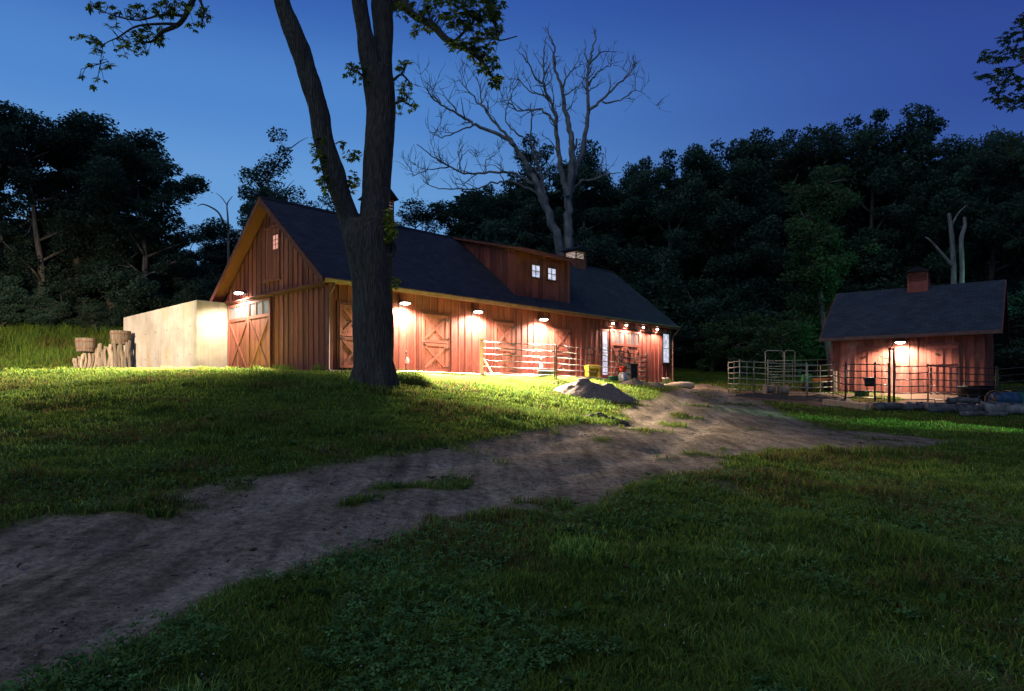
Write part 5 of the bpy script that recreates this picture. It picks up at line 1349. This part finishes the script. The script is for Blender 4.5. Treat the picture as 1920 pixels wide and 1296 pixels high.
# ------------------------------------------------------------------ grass
def inside(fr, x, y, x0, x1, y0, y1):
    dx = x-fr.o.x; dy_ = y-fr.o.y; a = dx*fr.x.x+dy_*fr.x.y; b = dx*fr.y.x+dy_*fr.y.y
    return (a > x0) & (a < x1) & (b > y0) & (b < y1)
def blocked(x, y):
    b = inside(LW, x, y, -.02, LEN, -WID, .06) | inside(LW, x, y, 2.4, 17.6, 0, 1.25) | inside(CB, x, y, 0, 1.45, -.05, 9) | inside(SH, x, y, 0, SL_, -SWD, .05)
    return b
GREENS = np.array([(.105, .170, .026), (.150, .215, .030), (.075, .140, .030), (.18, .24, .034), (.058, .120, .030)])
DRY = np.array([(.20, .15, .055), (.16, .105, .04)])
def blade_mesh(name, x, y, z, h, w, lean, col, label, cat, kind='stuff'):
    n = len(x); az = rng.random(n)*6.2832; la = rng.random(n)*6.2832
    fx, fy = np.cos(az)*w/2, np.sin(az)*w/2; lx, ly = np.cos(la)*lean*h, np.sin(la)*lean*h
    V = np.zeros((n, 5, 3))
    V[:, 0] = np.stack([x-fx, y-fy, z-.01], 1); V[:, 1] = np.stack([x+fx, y+fy, z-.01], 1)
    V[:, 2] = np.stack([x+lx*.35-fx*.8, y+ly*.35-fy*.8, z+h*.55], 1); V[:, 3] = np.stack([x+lx*.35+fx*.8, y+ly*.35+fy*.8, z+h*.55], 1)
    V[:, 4] = np.stack([x+lx, y+ly, z+h*(1-.35*lean)], 1)
    idx = np.arange(n)[:, None]*5
    T = np.vstack([idx+np.array([0, 1, 3]), idx+np.array([0, 3, 2]), idx+np.array([2, 3, 4])])
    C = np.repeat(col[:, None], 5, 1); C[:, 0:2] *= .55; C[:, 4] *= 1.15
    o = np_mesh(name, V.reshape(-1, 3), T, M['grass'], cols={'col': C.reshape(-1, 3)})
    return tag(o, label, cat, kind=kind)
def gcolor(x, y, n):
    c = GREENS[rng.integers(0, len(GREENS), n)]
    p = fbm(x+11, y-7, 1.6, 3); c = c*(.55+.95*p)[:, None]
    pd = fbm(x-31, y+57, 1.3, 4); dry = rng.random(n) < np.clip((pd-.50)*3.4, .04, .55)
    c = np.where(dry[:, None], DRY[rng.integers(0, 2, n)]*rng.uniform(.5, 1., n)[:, None], c)
    return c*rng.uniform(.7, 1.25, n)[:, None]
def lawn():
    Nn = 700000
    Y = np.exp(rng.uniform(math.log(2.2), math.log(46), Nn)); U = rng.uniform(-420, 2450, Nn); x = (U-CX)/F*Y
    # clumping
    cl = fbm(x+3, Y+8, .35, 3); keep = rng.random(Nn) < np.clip((cl-.24)*3.0, .4, 1)
    road, yard, bare = dirt_fields(x, Y); d = np.maximum(np.maximum(road, yard), bare)
    keep &= rng.random(Nn) > np.clip(d**1.4*1.4, 0, 1); keep &= ~blocked(x, Y)
    x, Y, cl, d = x[keep], Y[keep], cl[keep], d[keep]; n = len(x); z = surf_h(x, Y)
    tuft = np.clip((fbm(x-9, Y+21, .9, 3)-.55)*5, 0, 1)
    h = (.035+.045*rng.random(n)+.05*np.clip(cl-.4, 0, 1)*2)*(1+1.3*tuft)*np.where(Y < 13, 1.05, .95)*(1-.5*d)
    w = .0035*(1+Y/4.2)*rng.uniform(.7, 1.3, n)
    blade_mesh('lawn_grass', x, Y, z, h, w, rng.uniform(.2, 1.1, n), gcolor(x, Y, n), 'green lawn grass with dry and tufted patches', 'grass')
    # clover leaves, near
    m = 52000; Yc = np.exp(rng.uniform(math.log(2.2), math.log(11), m)); xc = (rng.uniform(-300, 2200, m)-CX)/F*Yc
    r_, y_, b_ = dirt_fields(xc, Yc); k = (rng.random(m) > r_*1.1) & (fbm(xc+77, Yc-5, .9, 3) > .50); xc, Yc = xc[k], Yc[k]; m = len(xc); zc = surf_h(xc, Yc)+rng.uniform(.045, .10, m)
    s = rng.uniform(.012, .024, m); V = []; 
    a = rng.random(m)*6.28; tl = rng.normal(0, .35, (m, 2)); Vv = np.zeros((m, 3, 4, 3))
    for j in range(3):
        aj = a+j*2.094
        for q, (rad, da) in enumerate(((0, 0), (1, .5), (1.35, 0), (1, -.5))):
            dx, dy2 = np.cos(aj+da)*rad*s, np.sin(aj+da)*rad*s
            Vv[:, j, q] = np.stack([xc+dx, Yc+dy2, zc+dx*tl[:, 0]+dy2*tl[:, 1]], 1)
    col = np.array([(.075, .155, .045)])*rng.uniform(.6, 1.6, (m, 1)); C = np.repeat(col[:, None], 12, 1).reshape(-1, 3)
    o = np_mesh('clover', Vv.reshape(-1, 3), np.arange(m*12).reshape(-1, 4), M['grass'], cols={'col': C}); tag(o, 'low clover leaves scattered through the near lawn', 'clover', kind='stuff')
    # clover flowers
    m = 800; Yf = np.exp(rng.uniform(math.log(2.4), math.log(15), m)); xf = (rng.uniform(-100, 2100, m)-CX)/F*Yf
    r_, y_, b_ = dirt_fields(xf, Yf); k = (r_ < .3) & (fbm(xf+7, Yf-45, 1.2, 3) > .47); xf, Yf = xf[k], Yf[k]; zf = surf_h(xf, Yf)
    Vs, Fs = [], []
    oc = np.array([(1,0,0),(-1,0,0),(0,1,0),(0,-1,0),(0,0,1),(0,0,-1)])*1.; of = np.array([(0,2,4),(2,1,4),(1,3,4),(3,0,4),(2,0,5),(1,2,5),(3,1,5),(0,3,5)])
    for i in range(len(xf)):
        c = np.array([xf[i], Yf[i], zf[i]+random.uniform(.05, .10)]); Vs.append(c+oc*random.uniform(.005, .009)*np.array([1, 1, .9])); Fs.append(of+6*i)
    C = np.tile(np.array([[.40, .36, .30]]), (len(xf)*6, 1))
    o = np_mesh('clover_flowers', np.vstack(Vs), np.vstack(Fs), M['grass'], cols={'col': C}); tag(o, 'tiny pale clover flower heads dotted over the near lawn', 'flowers', kind='stuff')
def near_tufts():
    m = 90000; Y = np.exp(rng.uniform(math.log(2.3), math.log(12), m)); x = (rng.uniform(-300, 2250, m)-CX)/F*Y
    q = fbm(x+91, Y-14, .42, 3); k = rng.random(m) < np.clip((q-.5)*5, .03, 1)
    r_, y_, b_ = dirt_fields(x, Y); k &= rng.random(m) > np.clip(np.maximum(r_, b_)*1.6, 0, 1); x, Y, q = x[k], Y[k], q[k]; n = len(x)
    h = rng.uniform(.07, .15, n)*(.6+1.3*np.clip(q-.45, 0, .5)); w = rng.uniform(.003, .0055, n)*(1+Y/9)
    c = gcolor(x, Y, n)*(1.15+1.1*rng.random(n)[:, None]**2)*np.array([1.0, 1.05, 1.6])
    blade_mesh('grass_tufts', x, Y, surf_h(x, Y), h, w, rng.uniform(.3, 1.3, n), c, 'longer paler grass blades in tufts through the near lawn', 'grass')
lawn(); near_tufts()
def tall():
    m = 60000; Y = rng.uniform(33.5, 52, m); U = rng.uniform(-330, 262, m); x = (U-CX)/F*Y
    # dense on the rising bank left of the concrete block
    k = (Y > 35.9+.6*rng.random(m)) | (U < 135); k &= fbm(x, Y, 1.4, 3) > .36; k &= ~blocked(x, Y); k &= ~((Y < 37.5) & (U > 120) & (U < 262) & (rng.random(m) < .4)); x, Y = x[k], Y[k]; n = len(x); z = surf_h(x, Y)
    f = np.clip((Y-34)/4, .15, 1); h = rng.uniform(.25, .75, n)*f*(.5+fbm(x+3, Y, 2.5, 2)); w = rng.uniform(.012, .03, n)
    blade_mesh('tall_grass', x, Y, z, h, w, rng.uniform(.1, .6, n), gcolor(x, Y, n)*np.array([1.0, 1.05, .9]), 'tall unmown meadow grass on the bank left of the concrete block', 'grass')
    # weeds along the barn foot
    m = 3600; s = rng.uniform(-.4, LEN, m); o_ = np.abs(rng.normal(.1, .16, m))+.06; gside = rng.random(m) < .45
    px = np.where(gside, GW.o.x+GW.x.x*rng.uniform(0, 5.6, m)+GW.y.x*o_, LW.o.x+LW.x.x*s+LW.y.x*o_); py = np.where(gside, GW.o.y+GW.x.y*0, 0)
    tt = rng.uniform(0, 5.2, m); px = np.where(gside, GW.o.x+GW.x.x*tt+GW.y.x*o_, LW.o.x+LW.x.x*s+LW.y.x*o_); py = np.where(gside, GW.o.y+GW.x.y*tt+GW.y.y*o_, LW.o.y+LW.x.y*s+LW.y.y*o_)
    k = (fbm(px, py, .7, 2) > .47) & (gside | (s < 2.3) | (s > 17.8)); px, py = px[k], py[k]; n = len(px); z = surf_h(px, py)
    blade_mesh('edge_grass', px, py, z, rng.uniform(.1, .38, n), rng.uniform(.008, .018, n), rng.uniform(.1, .6, n), gcolor(px, py, n)*1.2, 'ragged grass growing along the foot of the barn walls', 'grass')
tall()
def clump(name, label, u, Y, rad, h, n, flat=False, mult=1.1):
    c = on(u, Y); a = rng.random(n)*6.28; r = rad*np.sqrt(rng.random(n)); x = c.x+r*np.cos(a); y = c.y+r*np.sin(a); z = surf_h(x, y)
    hh = h*(1-.6*(r/rad)**2)*rng.uniform(.5, 1.1, n)
    o = blade_mesh(name, x, y, z, hh, rng.uniform(.010, .022, n), rng.uniform(.15, .9, n), gcolor(x, y, n)*mult, label, 'weeds', kind=None)
clump('weed_clump', 'bushy clump of tall grass at the right foot of the big tree', 768, 20.4, .62, .55, 2600, mult=1.3)
clump('weed_clump', 'small grass tuft at the left foot of the big tree', 672, 18.2, .3, .22, 500)
clump('weed_clump', 'leafy weeds growing on the soil clump at the lawn edge', 1128, 18.5, .45, .2, 500)
clump('weed_clump', 'green weeds by the shed door inside the front pen', 1640, 29.9, 1.1, .22, 1500, mult=1.3)
clump('weed_clump', 'bright tuft of long blades in the near lawn right of the road', 1095, 4.6*1.35, .28, .2, 420, mult=1.5)
clump('weed_clump', 'long-bladed tuft at the bottom middle of the picture', 860, 4.35, .22, .17, 320, mult=1.2)
def weeds_and_litter():
    m = 420; Y = np.exp(rng.uniform(math.log(2.6), math.log(13), m)); x = (rng.uniform(-250, 2200, m)-CX)/F*Y
    r_, y_, b_ = dirt_fields(x, Y); k = r_ < .9; x, Y = x[k], Y[k]; z = surf_h(x, Y); V, Fq, C = [], [], []
    for i in range(len(x)):
        c = np.array([x[i], Y[i], z[i]+.015]); nl = random.randint(5, 9); a0 = random.random()*6.28; L0 = random.uniform(.05, .12); col = np.array([.045, .10, .025])*random.uniform(.6, 1.6)
        for j in range(nl):
            a = a0+j*6.28/nl+random.uniform(-.2, .2); L = L0*random.uniform(.7, 1.2); w = L*.22; d = np.array([math.cos(a), math.sin(a), 0]); q = np.array([-d[1], d[0], 0]); up = random.uniform(.25, .8)
            b = len(V); V += [c, c+d*L*.5+q*w+[0, 0, up*L*.6], c+d*L+[0, 0, up*L*.7], c+d*L*.5-q*w+[0, 0, up*L*.6]]; Fq.append((b, b+1, b+2, b+3)); C += [col]*4
    o = np_mesh('broadleaf_weeds', np.array(V), np.array(Fq), M['grass'], cols={'col': np.array(C)}); tag(o, 'low broad-leaved weed rosettes in the near lawn', 'weeds', kind='stuff')
    m = 1500; Y = np.exp(rng.uniform(math.log(2.5), math.log(20), m)); x = (rng.uniform(-250, 2200, m)-CX)/F*Y; r_, y_, b_ = dirt_fields(x, Y); z = surf_h(x, Y)+np.where(r_ > .5, -.012, .03); V, Fq, C = [], [], []
    for i in range(m):
        a = random.random()*6.28; L = random.uniform(.012, .04)*(1+Y[i]/20); w = L*random.choice((.12, .35, .5)); d = np.array([math.cos(a)*L, math.sin(a)*L, random.uniform(-.3, .3)*L]); q = np.array([-math.sin(a)*w, math.cos(a)*w, random.uniform(0, .5)*w]); c = np.array([x[i], Y[i], z[i]])
        b = len(V); V += [c-d, c+q, c+d, c-q]; Fq.append((b, b+1, b+2, b+3)); C += [np.array([.15, .10, .055])*random.uniform(.3, 1.5)]*4
    o = np_mesh('leaf_litter', np.array(V), np.array(Fq), M['grass'], cols={'col': np.array(C)}); tag(o, 'dead leaves and twig bits strewn over road and lawn', 'litter', kind='stuff')
weeds_and_litter()
# gravel on the road
def gravel():
    m = 34000; Y = np.exp(rng.uniform(math.log(2.4), math.log(30), m)); x = (rng.uniform(-300, 1900, m)-CX)/F*Y
    r_, y_, b_ = dirt_fields(x, Y); k = (np.maximum(r_, y_) > .45) & (rng.random(m) < np.clip((fbm(x+5, Y, .9, 3)-.42)*5, .08, 1)); x, Y = x[k], Y[k]; n = len(x); z = surf_h(x, Y)-.022
    oc = np.array([(1,0,0),(-1,0,0),(0,1,0),(0,-1,0),(0,0,1),(0,0,-1)])*1.; of = np.array([(0,2,4),(2,1,4),(1,3,4),(3,0,4),(2,0,5),(1,2,5),(3,1,5),(0,3,5)])
    s = (.003+.011*rng.random(n)**4)*(1+Y/14); sh = rng.uniform(.6, 1.4, (n, 6, 3)); V = np.stack([x, Y, z], 1)[:, None]+oc[None]*s[:, None, None]*sh*np.array([1, 1, .6])
    Fs = (of[None]+6*np.arange(n)[:, None, None]).reshape(-1, 3); C = np.repeat((np.array([[.24, .21, .18]])*rng.uniform(.5, 1.5, (n, 1)))[:, None], 6, 1).reshape(-1, 3)
    o = np_mesh('gravel', V.reshape(-1, 3), Fs, M['grass'], cols={'col': C}); tag(o, 'small stones scattered on the dirt road', 'gravel', kind='stuff')
gravel()

# ------------------------------------------------------------------ sky and dusk light
w = bpy.data.worlds.new('World'); sc.world = w; w.use_nodes = True; nt = w.node_tree; nt.nodes.clear()
out = nt.nodes.new('ShaderNodeOutputWorld'); bg = nt.nodes.new('ShaderNodeBackground'); nt.links.new(bg.outputs[0], out.inputs[0])
tc = nt.nodes.new('ShaderNodeTexCoord'); sp = nt.nodes.new('ShaderNodeSeparateXYZ'); nt.links.new(tc.outputs['Generated'], sp.inputs[0])
def wr(stops, src):
    r = nt.nodes.new('ShaderNodeValToRGB'); e = r.color_ramp.elements; r.color_ramp.interpolation = 'EASE'
    while len(e) < len(stops): e.new(.5)
    for i, (p, c) in enumerate(stops): e[i].position = p; e[i].color = (*c, 1)
    nt.links.new(src, r.inputs[0]); return r.outputs[0]
left = wr([(0, (.22, .45, .74)), (.15, (.18, .41, .74)), (.26, (.135, .335, .68)), (.37, (.078, .235, .60)), (.49, (.034, .115, .43)), (1, (.03, .08, .28))], sp.outputs['Z'])
right = wr([(0, (.075, .19, .50)), (.2, (.048, .13, .42)), (.36, (.029, .068, .31)), (.5, (.021, .043, .25)), (1, (.02, .04, .2))], sp.outputs['Z'])
mr = nt.nodes.new('ShaderNodeMapRange'); mr.interpolation_type = 'SMOOTHSTEP'; mr.inputs[1].default_value = -.25; mr.inputs[2].default_value = .6; nt.links.new(sp.outputs['X'], mr.inputs[0])
mx = nt.nodes.new('ShaderNodeMix'); mx.data_type = 'RGBA'; nt.links.new(mr.outputs[0], mx.inputs[0]); nt.links.new(left, mx.inputs[6]); nt.links.new(right, mx.inputs[7])
sky = nt.nodes.new('ShaderNodeTexSky'); sky.sky_type = 'NISHITA'; sky.sun_disc = False; sky.sun_elevation = R(-3); sky.sun_rotation = R(-50)
sm = nt.nodes.new('ShaderNodeMix'); sm.data_type = 'RGBA'; sm.blend_type = 'ADD'; sm.inputs[0].default_value = .02
nt.links.new(mx.outputs[2], sm.inputs[6]); nt.links.new(sky.outputs[0], sm.inputs[7])
nt.links.new(sm.outputs[2], bg.inputs[0]); bg.inputs[1].default_value = 1.0
fill = bpy.data.lights.new('dusk_fill', 'SUN'); fill.energy = .64; fill.angle = R(60); fill.color = (.96, .98, .86)  # added broad fill from behind the camera; the real sun is down
so = bpy.data.objects.new('dusk_fill', fill); so.rotation_euler = Vector((.35, .6, -.75)).to_track_quat('-Z', 'Y').to_euler(); link(so)

# ------------------------------------------------------------------ camera
cam = bpy.data.cameras.new('camera'); cam.sensor_width = 36; cam.lens = F/1920*36; cam.shift_y = (HZ-648)/1920; cam.clip_start = .1; cam.clip_end = 1500
co = bpy.data.objects.new('camera', cam); co.location = (0, 0, EYE); co.rotation_euler = (R(90), 0, 0); link(co); sc.camera = co
sc.view_settings.view_transform = 'Standard'; sc.view_settings.look = 'None'; sc.view_settings.exposure = 0; sc.view_settings.gamma = 1
sc.render.engine = 'CYCLES'
cy = sc.cycles; cy.max_bounces = 5; cy.diffuse_bounces = 3; cy.glossy_bounces = 2; cy.transmission_bounces = 3; cy.transparent_max_bounces = 4
cy.use_denoising = True; cy.sample_clamp_indirect = 4; cy.caustics_reflective = False; cy.caustics_refractive = False
